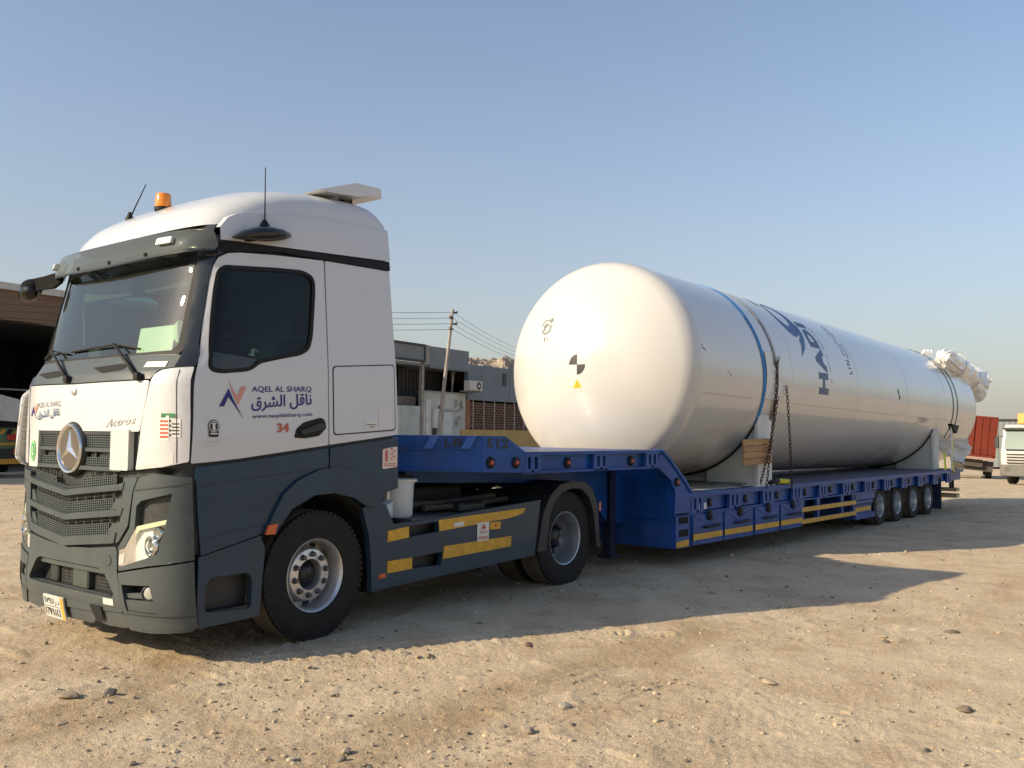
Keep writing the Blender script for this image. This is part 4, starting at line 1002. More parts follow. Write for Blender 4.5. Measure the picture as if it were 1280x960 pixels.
def skirt(mir):
    k = dict(mirror=MIR) if mir else {}
    fn = FL(.02); MF = (lambda a, b, o=0.0: MIR(fn(a, b, o))) if mir else fn
    sk = panel('side_skirt', SK, fn, GREY, truck, holes=[SL1, SL2], off=.0, th=.06, L=.4, **k)
    for q in (SL1, SL2): panel('skirt_step', grow(q, .02), fn, PLASD, sk, off=-.12, th=.01, L=.4, **k)
    for q in ([(2.214, .825), (2.472, .847), (2.474, .749), (2.207, .728)], [(2.866, .877), (4.212, .913), (4.158, .857), (3.915, .824), (2.88, .771)], [(2.211, .56), (2.518, .563), (2.52, .463), (2.213, .455)], [(2.947, .626), (3.971, .639), (3.96, .534), (2.927, .508)]):
        panel('reflector_strip', q, fn, YEL, sk, off=.004, th=.004, L=.5, **k)
    w_ = panel('warning_sticker', [(3.421, .809), (3.606, .812), (3.597, .63), (3.424, .629)], fn, PAPER, sk, off=.007, th=.003, L=.5, **k)
    decal('sticker_print', [[(3.475, .745), (3.56, .747), (3.518, .80)], rect(3.45, .72, 3.58, .727), rect(3.45, .703, 3.58, .710)]+[rect(3.44+.03*i, .645, 3.458+.03*i, .675) for i in range(5)], MF, INKR, w_, off=.0082, L=.5)
    mm = panel('side_marker', [(3.619, .803), (3.785, .8), (3.773, .728), (3.62, .732)], fn, YEL, sk, off=.012, th=.012, L=.5, **k)
    decal('marker_bulb', [disc(3.70, .767, .018, .018, 14)], MF, REDL, mm, off=.0135)
    panel('side_marker', rect(2.11, .42, 2.19, .46), fn, ORANGEL, sk, off=.008, th=.01, L=.5, **k)
    panel('paper_label', [(3.08, .835), (3.22, .839), (3.22, .80), (3.08, .795)], fn, PAPER, sk, off=.0065, th=.002, L=.5, **k)
skirt(False); skirt(True)
# wheel housings and rear mudguards
def arc(cx, cz, r, a0, a1, n): return [(cx+r*math.cos(math.radians(a0+(a1-a0)*i/n)), cz+r*math.sin(math.radians(a0+(a1-a0)*i/n))) for i in range(n+1)]
for y0, y1 in ((.035, .62), (1.88, 2.465)):
    mb = MB(); mb.prism(arc(1.46, .54, .68, -22, 172, 20)+arc(1.46, .54, .65, 172, -22, 20), 'y', y0, y1); mb.build('wheel_housing', VOID, truck)
for y0, y1 in ((.0, .68), (1.82, 2.5)):
    o_ = [(4.40, .434), (4.47, .70), (4.512, .852), (4.628, 1.02), (4.807, 1.134), (5.04, 1.165), (5.283, 1.152), (5.451, 1.072), (5.54, .93), (5.59, .786), (5.628, .364)]
    i_ = [(5.56, .40), (5.487, .793), (5.385, .975), (5.235, 1.072), (5.04, 1.085), (4.85, 1.05), (4.70, .94), (4.62, .80), (4.56, .44)]
    mb = MB(); mb.prism(o_+i_, 'y', y0, y1); mb.build('rear_mudguard', PLASD, truck)
for y in (.86, 1.30):
    mb = MB(); mb.box((6.02, y, .55), (6.08, y+.34, .70), bev=.01); mb.build('tail_lamp', REDL, truck)
mb = MB(); mb.box((5.60, -.004, .80), (5.64, .0, .90)); mb.build('side_marker', ORANGEL, truck)

# ---- wheels
def tyre_mesh(r, w, rr, nb=64):
    h = w/2; mb = MB(); k = r
    sw = [(rr, -h*.86), (rr+.012, -h*.97), (rr+(r-rr)*.35, -h*1.0), (rr+(r-rr)*.65, -h*.98), (r-.026, -h*.94), (r-.007, -h*.87), (r, -h*.72)]
    mb.lathe(sw, 'y', seg=64, mi=0)
    tr_ = [(r, -h*.72)]
    for g0 in (-.48, -.16, .16, .48):
        tr_ += [(r, h*(g0-.05)), (r-.014, h*(g0-.03)), (r-.014, h*(g0+.03)), (r, h*(g0+.05))]
    tr_ += [(r, h*.72)]
    mb.lathe(tr_, 'y', seg=64, mi=1, smooth=False); mb.lathe([(a, -b) for a, b in reversed(sw)], 'y', seg=64, mi=0)
    for j in range(nb):
        a = 2*math.pi*j/nb; R_ = Matrix.Rotation(-a, 3, 'Y')
        for sg in (-1, 1): mb.box((r-.05, -h*.935 if sg < 0 else h*.70, -r*math.pi/nb*.62), (r+.0005, -h*.70 if sg < 0 else h*.935, r*math.pi/nb*.62), 0, R_)
    return mb.mesh('tyre', [TYRE, TREAD])
def rim_meshes():
    mb = MB(); mb.lathe([(.297, -.125), (.306, -.138), (.296, -.146), (.284, -.138), (.272, -.105), (.264, -.02), (.250, .03), (.236, .025), (.222, -.03), (.205, -.070), (.19, -.074), (.128, -.078), (.122, -.070), (.120, .02)], 'y', seg=56); a = mb.mesh('rim', STEEL)
    mb = MB(); mb.lathe([(.0, -.045), (.05, -.045), (.07, -.035), (.085, -.005), (.122, .01)], 'y', seg=32); b = mb.mesh('hub', M('hub_grease', (.04, .04, .042), .35, .6, var=.4, vscale=20))
    mb = MB(); mb.lathe([(.0, -.038), (.013, -.038), (.019, -.032), (.021, .0), (.029, .002), (.029, .01)], 'y', seg=8); c = mb.mesh('wheel_nut', M('nut_steel', (.13, .13, .135), .35, .8))
    mb = MB(); mb.lathe([(.297, -.125), (.306, -.138), (.296, -.146), (.284, -.138), (.275, -.10), (.266, .0), (.262, .08), (.245, .105)], 'y', seg=56); mb.lathe([(.245, .105), (.22, .112), (.16, .085), (.14, .05)], 'y', seg=56, mi=1); d = mb.mesh('rim', [M('rear_rim', (.52, .55, .58), .36, .7, var=.2, vscale=10, dust=.12, dscale=8), M('rim_disc', (.16, .165, .17), .45, .5, var=.3, vscale=14)])
    mb = MB(); mb.lathe([(.0, -.02), (.06, -.02), (.085, -.005), (.10, .03), (.115, .07), (.15, .08)], 'y', seg=32); e = mb.mesh('hub', MATS['hub_grease'])
    mb = MB(); mb.lathe([(.0, -.012), (.022, -.008), (.022, .0)], 'y', seg=12); f = mb.mesh('hand_hole', VOID)
    return a, b, c, d, e, f
RIMF, HUBF, NUT, RIMR, HUBR, HOLE = rim_meshes()
TY = tyre_mesh(.525, .315, .296)
def wheel(kind, loc, rz, parent, tyre=TY):
    w = bpy.data.objects.new('wheel', None); w.location = loc; w.rotation_euler = (0, rz, 0) if False else (0, 0, rz); link(w, parent)
    inst('tyre', tyre, w)
    if kind == 'front':
        inst('rim', RIMF, w); inst('hub', HUBF, w)
        for k in range(10):
            a = 2*math.pi*k/10+.2; inst('wheel_nut', NUT, w, (.165*math.cos(a), -.078, .165*math.sin(a)))
        for k in range(10):
            a = 2*math.pi*k/10+.5; inst('hand_hole', HOLE, w, (.241*math.cos(a), .018, .241*math.sin(a)), (0, -a, 0), (.8, 1, 1.2))
    elif kind == 'rear':
        inst('rim', RIMR, w); inst('hub', HUBR, w)
        for k in range(10):
            a = 2*math.pi*k/10; inst('wheel_nut', NUT, w, (.18*math.cos(a), .075, .18*math.sin(a)))
        for k in range(8):
            a = 2*math.pi*k/8+.3; inst('hand_hole', HOLE, w, (.236*math.cos(a), .098, .236*math.sin(a)), (0, -a, 0))
    return w
wheel('front', (1.43, .19, .525), math.radians(2.0), truck); wheel('front', (1.43, 2.31, .525), math.pi+math.radians(2.0), truck)
wheel('rear', (5.02, .215, .525), 0, truck); wheel('inner', (5.02, .565, .525), 0, truck)
wheel('inner', (5.02, 1.935, .525), math.pi, truck); wheel('rear', (5.02, 2.285, .525), math.pi, truck)

# ---- white bucket standing behind the cab
bk_ = MB(); bx, by, bz = 2.62, .33, .905
bk_.lathe([(.0, 0), (.135, 0), (.15, .02), (.158, .30), (.166, .315), (.16, .33)], 'z', (bx, by, bz), 28); bk_.prism([(2.30, .98), (2.50, 1.06), (2.50, .92), (2.34, .92)], 'y', .25, .40)
tag(bk_.build('bucket', M('bucket_plastic', (.62, .70, .76), .45, var=.1, dust=.15)), 'white plastic bucket with a cream lid standing on the deck plate behind the cab', 'bucket')
bo = bpy.data.objects['bucket']
mb = MB(); mb.lathe([(.0, .352), (.17, .352), (.178, .345), (.178, .33), (.0, .33)], 'z', (bx+.02, by, bz), 28); o = mb.build('lid', M('cream_lid', (.72, .66, .5), .5)); o.parent = bo
# ================================================================ LOWBED TRAILER
PH = .035
_ax = Vector((math.cos(PH), -math.sin(PH), 0))
TO = Vector((5.2, 1.25, 0))-_ax*5.2
trl = thing('lowbed_trailer', 'long blue gooseneck lowbed trailer with yellow reflector strips carrying the white tank', 'trailer', TO, -PH, local=True)
def tw(x, y, z):
    """trailer coordinates -> world"""
    return TO+_ax*x+Vector((math.sin(PH), math.cos(PH), 0))*y+Vector((0, 0, z))
FT = lambda y: (lambda a, b, off=0.0: (a, y-off, b))
F15 = FT(-1.5)
def tpart(name, fn, mat=BLUE, parent=None, label=None):
    mb = MB(); fn(mb); return mb.build(name, mat, parent or trl, label)
# gooseneck
mb = MB()
mb.box((3.95, -1.5, 1.475), (6.62, 1.5, 1.51)); mb.box((3.95, -1.44, 1.30), (6.60, 1.44, 1.475))
mb.box((3.95, -1.5, 1.285), (6.52, -1.44, 1.31)); mb.box((3.95, 1.44, 1.285), (6.52, 1.5, 1.31))
for y in (-.75, .55): mb.prism([(3.0, 1.32), (6.5, 1.30), (6.95, 1.1), (6.95, .55), (6.55, .55), (6.1, .95), (5.3, 1.12), (3.0, 1.2)], 'y', y, y+.2)
neck = mb.build('gooseneck', BLUE, trl)
mb = MB(); mb.prism([(3.32, -1.5), (2.78, -.85), (2.62, -.3), (2.62, .3), (2.78, .85), (3.32, 1.5)], 'z', 1.32, 1.67)
mb.prism([(3.32, 1.32), (3.95, 1.30), (3.95, 1.511), (3.64, 1.67), (3.32, 1.67)], 'y', -1.5, 1.5)
mb.prism([(3.26, -1.44), (2.72, -.83), (2.56, -.3), (2.56, .3), (2.72, .83), (3.26, 1.44), (3.4, 1.5), (3.4, -1.5)], 'z', 1.535, 1.55)
mb.prism([(3.26, -1.44), (2.72, -.83), (2.56, -.3), (2.56, .3), (2.72, .83), (3.26, 1.44), (3.4, 1.5), (3.4, -1.5)], 'z', 1.335, 1.35)
nose = mb.build('neck_bulkhead', BLUE, trl)
d_ = Vector((-.54, .65, 0)).normalized(); nn = Vector((-.65, -.54, 0)).normalized()
def FA(t, z, off=0.0):
    p = Vector((3.32, -1.5, z))+d_*t+nn*off; return tuple(p)
for t in (.06, .42): panel('gusset', [(t, 1.67), (t+.09, 1.67), (t+.16, 1.545), (t+.07, 1.545)], FA, BLUEL, nose, off=.035, th=.035, L=.5)
letters('trailer_number', '5', F15, (3.37, 1.545), (3.455, 1.545), (3.37, 1.645), INKK, nose, off=.003, bold=.03); letters('trailer_number', '12', F15, (3.51, 1.545), (3.69, 1.545), (3.51, 1.645), INKK, nose, off=.003, bold=.03)
letters('trailer_letters', 'B L', lambda t, z, off: FA(-t, z, off), (-.40, 1.565), (-.20, 1.565), (-.40, 1.645), INKK, nose, off=.003, bold=.02) if False else \
    letters('trailer_letters', 'LB', lambda t, z, off: FA(.62-t, z, off), (.24, 1.565), (.42, 1.565), (.24, 1.645), INKK, nose, off=.003, bold=.02)
# front wall of the drop and the drop frame
mb = MB(); mb.box((6.9, -1.44, .62), (6.96, 1.44, 1.40)); mb.box((6.93, -1.46, .26), (7.31, 1.46, .665)); mb.box((6.3, -.5, .42), (6.95, .5, .62))
mb.build('drop_wall', BLUE, trl)
DROP = [(6.60, 1.51), (6.75, 1.42), (7.13, 1.14), (7.33, .97), (7.33, .67), (6.93, .67), (6.95, .98), (6.84, 1.13), (6.52, 1.30)]
for y in (-1.5, 1.4):
    mb = MB(); mb.prism(DROP, 'y', y, y+.1); mb.prism([(6.62, 1.475), (6.77, 1.39), (7.14, 1.11), (7.33, .945), (7.36, .97), (7.16, 1.15), (6.77, 1.435), (6.62, 1.515)], 'y', y-.02, y+.14)
    dr = mb.build('drop_frame', BLUE, trl)
    mb = MB(); mb.box((6.96, y, .26), (7.31, y+.1, .70)); po = mb.build('front_post', BLUE, trl)
    if y < 0:
        panel('post_recess', rect(7.03, .565, 7.27, .65), F15, VOID, po, off=.003, th=.002); panel('post_recess', rect(7.03, .40, 7.27, .49), F15, VOID, po, off=.003, th=.002)
        panel('reflector_strip', [(6.97, .268), (7.28, .272), (7.28, .355), (6.97, .345)], F15, YEL, po, off=.006, th=.006)
for y in (-.80, .68):
    mb = MB(); mb.box((6.52, y, .16), (6.64, y+.12, 1.3)); mb.box((6.48, y-.05, .12), (6.68, y+.17, .16)); mb.build('landing_leg', M('navy_leg', (.008, .013, .045), .6), trl)
# deck
mb = MB(); mb.box((7.33, -1.5, .888), (20.5, 1.5, .948))
for y in (-1.43, 1.38): mb.box((7.33, y, .70), (20.5, y+.05, .888))
for y in (-1.5, 1.43): mb.box((7.33, y, .672), (14.4, y+.07, .692))
for y in (-.6, .45): mb.box((7.33, y, .42), (20.4, y+.15, .888))
for x in np.arange(8.4, 20.4, 1.07): mb.box((x, -1.42, .74), (x+.08, 1.42, .886))
deck = mb.build('deck_frame', BLUE, trl)
mb = MB(); mb.box((7.36, -1.42, .95), (20.45, 1.42, .956)); mb.build('deck_floor', DECK, trl)
mb = MB(); mb.box((7.4, -1.4, .957), (8.95, -.35, .966)); mb.build('floor_plate', M('worn_plate', (.42, .44, .46), .35, .3, var=.3, dust=.3), deck)
mb = MB(); mb.box((7.5, -1.25, .958), (9.9, 1.2, .99)); mb.build('timber_packing', M('packing_timber', (.16, .15, .12), .8, var=.4), deck)
# stake pockets, side lamps
def pocket_mesh():
    mb = MB(); P = rect(-.17, -.115, .17, .105)
    holes = [fillet(rect(-.095, -.06, -.035, .085), .008), fillet(rect(.035, -.06, .095, .085), .008)]
    q = panel('tmp', P, lambda a, b, off=0.0: (a, -off, b), BLUE, None, holes=holes, off=.0, th=.05, L=.5); me_ = q.data; bpy.data.objects.remove(q); me_.name = 'stake_pocket'; return me_
PK = pocket_mesh()
mb = MB(); mb.box((-.12, -.002, -.07), (.12, .03, .09)); PKB = mb.mesh('pocket_void', VOID)
mb = MB(); mb.lathe([(.0, -.012), (.018, -.010), (.02, .0)], 'y', seg=10); PKN = mb.mesh('pocket_bolt', VOID)
mb = MB(); mb.lathe([(.0, -.02), (.03, -.02), (.055, -.012), (.06, .0), (.06, .03)], 'y', seg=18); LMB = mb.mesh('side_lamp', BLACK)
mb = MB(); mb.lathe([(.0, -.032), (.018, -.028), (.026, -.018)], 'y', seg=12); LMR = mb.mesh('lamp_lens', REDL); LMD = LMR.copy(); LMD.materials[0] = M('dark_lens', (.05, .018, .014), .25, coat=.4)
def pocket(x, z, y=-1.5, s=1.0):
    r_ = 0 if y < 0 else math.pi
    p = inst('stake_pocket', PK, trl, (x, y, z), (0, 0, r_), (s, 1, s)); inst('pocket_void', PKB, p, (0, .045, 0)); inst('pocket_bolt', PKN, p, (0, 0, -.085))
def lamp(x, z, y=-1.45):
    p = inst('side_lamp', LMB, trl, (x, y, z), (0, 0, 0 if y < 0 else math.pi)); inst('lamp_lens', LMR if x < 7 else LMD, p)
PX = [7.52+1.07*i for i in range(12)]
for y in (-1.5, 1.5):
    for x in PX: pocket(x, .785, y)
    for i in range(11): lamp(PX[i]+.45, .79, math.copysign(1.435, y))
    for x in (4.08, 5.31, 6.40): pocket(x, 1.385, y, .85)
    for x in (4.74, 6.0): lamp(x, 1.385, math.copysign(1.45, y))
    lamp(6.98, 1.10, math.copysign(1.505, y))
    lamp(3.42, 1.41, math.copysign(1.505, y)); lamp(3.80, 1.405, math.copysign(1.505, y))
panel('white_tag', rect(7.60, .715, 7.80, .80), F15, PAPER, trl, off=-.02, th=.004)
# tool boxes
for y0, sg in ((-1.5, -1), (1.5, 1)):
    mb = MB(); mb.box((7.335, min(y0, y0-sg*.5), .265), (10.885, max(y0, y0-sg*.5), .668)); bxs = mb.build('tool_boxes', BLUE, trl)
    if sg > 0: continue
    for a, b in ((7.365, 8.165), (8.235, 9.085), (9.175, 9.985), (10.055, 10.86)):
        dd = panel('box_door', fillet(rect(a, .415, b, .655), .01), F15, BLUE, trl, off=.022, th=.02, L=.5)
        panel('box_sill', rect(a, .268, b, .335), F15, BLUE, dd, off=.014, th=.014, L=.5)
        c = (a+b)/2
        panel('door_fold', [(a+.02, .64), (a+.05, .645), (c, .535), (b-.05, .645), (b-.02, .64), (c, .515)], F15, BLUE, dd, off=.03, th=.01, L=.5)
        mb = MB(); mb.lathe([(.0, -.035), (.05, -.03), (.065, -.02), (.07, .0)], 'y', (c+.02, -1.525, .638), 18); mb.build('latch', BLACK, dd)
        mb = MB(); mb.tube([(c-.14, -1.53, .485), (c-.13, -1.56, .49), (c+.26, -1.56, .495), (c+.27, -1.53, .495)], .016, 6); mb.build('door_handle', BLACK, dd)
        panel('reflector_strip', rect(a, .335, b, .412), F15, YEL, dd, off=.026, th=.006, L=.5)
# side guard, spare locker, rear end
for y in (-1.49, 1.46):
    for z in (.485, .295):
        mb = MB(); mb.box((10.90, y, z), (13.33, y+.03, z+.075)); gb = mb.build('guard_bar', BLUE, trl)
        if y < 0: panel('reflector_strip', rect(10.90, z+.002, 13.33, z+.073), FT(y), YEL, gb, off=.005, th=.005, L=1)
    for x in (11.0, 11.65, 12.72, 13.28):
        mb = MB(); mb.prism([(x, .29), (x+.07, .29), (x+.10, .70), (x-.05, .70)], 'y', y+.03, y+.09); mb.build('guard_post', BLUE, trl)
mb = MB(); mb.box((13.36, -1.47, .20), (14.38, -.7, .30)); mb.box((13.36, -1.47, .55), (14.38, -.7, .69)); mb.box((13.36, -1.40, .30), (14.38, -.75, .55))
lk = mb.build('side_locker', BLUE, trl)
panel('reflector_strip', rect(13.42, .325, 14.32, .405), FT(-1.40), YEL, lk, off=.01, th=.01, L=1)
mb = MB(); mb.tube([(13.42, -1.42, .49), (14.3, -1.42, .50)], .045, 12); mb.build('locker_roll', M('roll_blue', (.06, .10, .22), .5), lk)
mb = MB(); mb.box((13.40, .7, .2), (14.38, 1.47, .69)); mb.build('side_locker', BLUE, trl)
TY2 = tyre_mesh(.375, .255, .222, 48)
mb = MB(); mb.lathe([(.222, -.10), (.23, -.112), (.222, -.118), (.212, -.11), (.204, -.07), (.198, .03), (.185, .06), (.16, .065), (.12, .045), (.10, .0)], 'y', seg=40); RIMT = mb.mesh('rim', ALU)
mb = MB(); mb.lathe([(.0, -.04), (.06, -.04), (.085, -.02), (.10, .04)], 'y', seg=24); HUBT = mb.mesh('hub', M('hub_black', (.02, .02, .022), .5))
mb = MB(); mb.lathe([(.0, -.03), (.012, -.03), (.017, .0)], 'y', seg=8); NUTT = mb.mesh('wheel_nut', MATS['nut_steel'])
for x in (14.86, 15.90, 16.93, 17.97):
    for y, rz in ((-1.285, 0), (-1.0, 0), (1.0, math.pi), (1.285, math.pi)):
        w = bpy.data.objects.new('wheel', None); w.location = (x, y, .378); w.rotation_euler = (0, 0, rz); link(w, trl)
        inst('tyre', TY2, w)
        if abs(y) > 1.2:
            inst('rim', RIMT, w); inst('hub', HUBT, w)
            for k in range(8):
                a = 2*math.pi*k/8; inst('wheel_nut', NUTT, w, (.135*math.cos(a), .045, .135*math.sin(a)))
    mb = MB(); mb.tube([(x, -1.2, .378), (x, 1.2, .378)], .07, 10); mb.box((x-.06, -.62, .36), (x+.06, -.42, .70)); mb.box((x-.06, .42, .36), (x+.06, .62, .70)); mb.build('axle', CHAS, trl)
for y in (-1.46, .82):
    mb = MB(); mb.box((18.75, y, .09), (18.79, y+.64, .80)); mb.build('mud_flap', M('navy_flap', (.01, .016, .05), .6), trl)
mb = MB(); mb.box((20.2, -1.40, .27), (20.5, 1.40, .36)); mb.box((20.2, -1.40, .42), (20.5, 1.40, .50)); rb = mb.build('rear_bumper', CHAS, trl)
for z in (.272, .422):
    panel('pale_reflector', rect(20.2, z, 20.5, z+.076), FT(-1.40), PALEY, rb, off=.006, th=.006)
    mb = MB(); mb.box((20.190, -1.38, z), (20.198, -.7, z+.075)); mb.build('pale_reflector', PALEY, rb)
for x in (20.25, 20.45):
    mb = MB(); mb.box((x-.05, -1.3, .5), (x, -1.25, .7)); mb.box((x-.05, 1.25, .5), (x, 1.3, .7)); mb.build('bumper_stay', CHAS, trl)

# ================================================================ STORAGE TANK
_ph, _th = .004, -.009
a_ = Vector((math.cos(_th)*math.cos(_ph), -math.cos(_th)*math.sin(_ph), math.sin(_th))); b_ = Vector((math.sin(_ph), math.cos(_ph), 0)); u_ = a_.cross(b_)
TM = Matrix((a_, b_, u_)).transposed().to_4x4(); TC = Vector((7.36, 1.06, 2.61)); TM.translation = TC
TR, TLN, THD = 1.515, 15.9, .74
tank = thing('storage_tank', 'huge white cylindrical gas storage tank lying on the blue trailer', 'tank', mat=TM, local=True)
def tkw(x, y, z): return TM @ Vector((x, y, z))
def TS(ax, deg, off=0.0):
    """tank skin: distance along the axis, degrees above the near horizon"""
    t = math.radians(deg); return (ax, -(TR+off)*math.cos(t), (TR+off)*math.sin(t))
NS = 128
mb = MB(); mb.lathe([(TR, x) for x in np.linspace(0, TLN, 40)], 'x', seg=NS); mb.build('shell', TANKW, tank)
RC, RK = 2.15, .40                                   # dished end: crown radius and knuckle radius
_fi = math.asin((TR-RK)/(RC-RK)); THD = RC-(RC-RK)*math.cos(_fi)
def head_at(t):
    """t from 0 (seam) to 1 (centre of the dish): radius, height and the outward normal"""
    tk = .42
    if t < tk:
        a = (math.pi/2-_fi)*t/tk; return TR-RK+RK*math.cos(a), RK*math.sin(a), (math.cos(a), math.sin(a))
    a = _fi*(1-(t-tk)/(1-tk)); return RC*math.sin(a), THD-RC+RC*math.cos(a), (math.sin(a), math.cos(a))
def head_prof(n=44): return [head_at(i/n)[:2] for i in range(n+1)]
mb = MB(); mb.lathe([(r, -h) for r, h in head_prof()], 'x', seg=NS); mb.build('front_head', TANKW, tank)
mb = MB(); mb.lathe([(r, TLN+h) for r, h in head_prof()], 'x', seg=NS); mb.build('rear_head', TANKW, tank)
for x in (.0, 3.1, 6.3, 9.5, 12.7, TLN):
    mb = MB(); mb.lathe([(TR, x-.018), (TR+.004, x-.008), (TR+.004, x+.008), (TR, x+.018)], 'x', seg=NS); mb.build('weld_seam', TANKW, tank)
decal('flank_line', [[(.1, -13.2), (1.65, -13.6), (1.65, -13.85), (.1, -13.45)], [(3.0, -14.0), (15, -14.6), (15, -14.8), (3.0, -14.2)]], TS, M('flank_line_tone', (.34, .31, .27), .5), tank, off=.003, L=2)  # thin darker line drawn along the lower near flank of the shell
SCR = M('scratch_dark', (.10, .095, .09), .6)
decal('scratch', [[(-.02, 9.6), (.10, 8.8), (.16, 7.6), (.04, 8.7)], [(.02, 10.2), (.05, 11.2), (.06, 10)], [(.85, -1.6), (.875, -3.4), (.86, -3.4), (.835, -1.6)], [(.76, -.4), (.79, -.6), (.78, -1.3), (.75, -1.0)]], TS, SCR, tank, off=.003, L=.3)
# front head marks (y to the far side, z up, on the curved head)
def HS(y, z, off=0.0):
    r = math.hypot(y, z); lo, hi = 0.0, 1.0
    for _ in range(30):
        m_ = (lo+hi)/2
        if head_at(m_)[0] > r: lo = m_
        else: hi = m_
    _, h, (nr_, nh) = head_at(lo); k = nr_/max(r, 1e-6); n_ = Vector((-nh, y*k, z*k))
    return tuple(Vector((-h, y, z))+n_*off)
HB = lambda y, z, off=0.0: HS(-y, z, off)
decal('centre_mark', [[(.085, .007)]+disc(.085, .007, .125, .135, 12, math.pi/2, math.pi)], HB, INKK, tank, off=.004, L=.06)
decal('centre_mark', [[(.085, .007)]+disc(.085, .007, .125, .135, 12, -math.pi/2, 0)], HB, INKK, tank, off=.004, L=.06)
tri = decal('warning_triangle', [[(.01, -.305), (.155, -.305), (.083, -.19)]], HB, M('warn_yellow', (.75, .52, .02), .5), tank, off=.004)
decal('triangle_print', [[(.055, -.29), (.112, -.29), (.083, -.225)]], HB, INKK, tri, off=.0052)
decal('triangle_print', [[(.063, -.286), (.104, -.286), (.083, -.238)]], HB, MATS['warn_yellow'], tri, off=.0064)
dk = M('mark_grey', (.17, .18, .16), .6)
ec = (-.525, .555)
rg = lambda r0, r1, a0, a1: disc(ec[0], ec[1], r0, r0, 16, a0, a1)+list(reversed(disc(ec[0], ec[1], r1, r1, 16, a0, a1)))
decal('round_emblem', [rg(.10, .075, math.radians(200), math.radians(380)), rg(.115, .10, math.radians(60), math.radians(170)), rg(.06, .035, math.radians(20), math.radians(250)), disc(ec[0]-.025, ec[1]+.02, .025, .03, 10), [(ec[0]+.04, ec[1]+.10), (ec[0]+.10, ec[1]+.14), (ec[0]+.12, ec[1]+.08), (ec[0]+.06, ec[1]+.06)], rect(ec[0]-.02, ec[1]-.20, ec[0]+.005, ec[1]-.14), rect(ec[0]+.04, ec[1]-.19, ec[0]+.055, ec[1]-.15)], HB, dk, tank, off=.004, L=.05)
# side lettering, running up round the shell
RD = 180/math.pi/TR
def upl(name, body, x0, x1, d0, d1, mat, **k):
    """letters that read upwards: cap height along the axis, text run in degrees"""
    fn = lambda u, v, off: TS(x1-(x1-x0)*v, d0+(d1-d0)*u, off)
    return letters(name, body, fn, (0, 0), (1, 0), (0, 1), mat, tank, off=.004, sub=.12, **k)
upl('name_lettering', 'HADI', 4.26, 4.70, -6.3, 45.5, INKN, bold=.055, spacing=1.14)
upl('content_lettering', 'LIN', 5.86, 6.02, 10.5, 20.5, INKN, bold=.02, spacing=1.3)
def ticks(name, x0, x1, d0, d1, n, mat, seed):
    q = random.Random(seed); st = (d1-d0)/n; P_ = []
    for k in range(n):
        if q.random() < .12: continue
        d = d0+st*k; w = st*q.uniform(.45, .75); h = q.uniform(0, .3)*(x1-x0)
        P_ += [rect(x0+h, d, x1, d+w*.35), rect(x0+h, d+w*.7, x1, d+w)] if q.random() < .5 else [rect(x0+h, d, x0+h+(x1-x0)*.3, d+w), rect(x0, d, x1, d+w*.35)]
    decal(name, P_, TS, mat, tank, off=.004, L=.5)
ticks('small_print', 4.83, 4.885, 1.5, 43.0, 22, M('ink_faded', (.25, .29, .36), .5), 1)
ticks('small_print', 6.02, 6.10, 22.5, 54, 13, INKN, 2); ticks('small_print', 5.84, 5.93, 24, 52, 11, INKN, 3)
def crescent(cx, cy, rx, ry, ix, iy, irx, iry, n=40):
    return disc(cx, cy, rx, ry, n), disc(ix, iy, irx, iry, n)
def ring_decal(name, o_, i_, mat):
    mb = MB(); n_ = len(o_); mb.add([TS(a, b, .004) for a, b in o_]+[TS(a, b, .004) for a, b in i_], [(k, (k+1) % n_, (k+1) % n_+n_, k+n_) for k in range(n_)]); return mb.build(name, mat, tank)
LOGO = M('logo_blue', (.016, .075, .24), .4)
o_, i_ = crescent(3.76, 46.0, .36, 16.0, 3.71, 49.0, .235, 11.0); ring_decal('logo_ring', o_, i_, LOGO)
decal('logo_tail', [[(4.10, 43.5), (4.19, 40), (4.17, 34), (4.06, 28), (3.90, 22), (3.62, 15.5), (3.80, 23.5), (3.82, 27.5), (3.92, 30), (4.02, 33.5), (4.08, 37.5)]], TS, LOGO, tank, off=.004, L=.25)
decal('logo_bar', [[(3.20, 56), (3.26, 70), (3.36, 70), (3.31, 54)]], TS, M('logo_grey', (.30, .30, .31), .5), tank, off=.004, L=.5)
decal('balance_mark', [[(8.76, 5.6), (8.83, 6.2), (8.84, 2.1), (8.77, 2.1)], [(8.85, 1.8), (8.92, 1.8), (8.90, -2.3), (8.84, -1.6)]], TS, INKK, tank, off=.004)
mb = MB()
for k in range(9): mb.box((14.55+.03*k, -.55-.02*k, TR*.93), (14.57+.03*k, -.50-.02*k, TR*.93+.06+.03*(k % 3)))
mb.build('top_fittings', FOIL, tank)
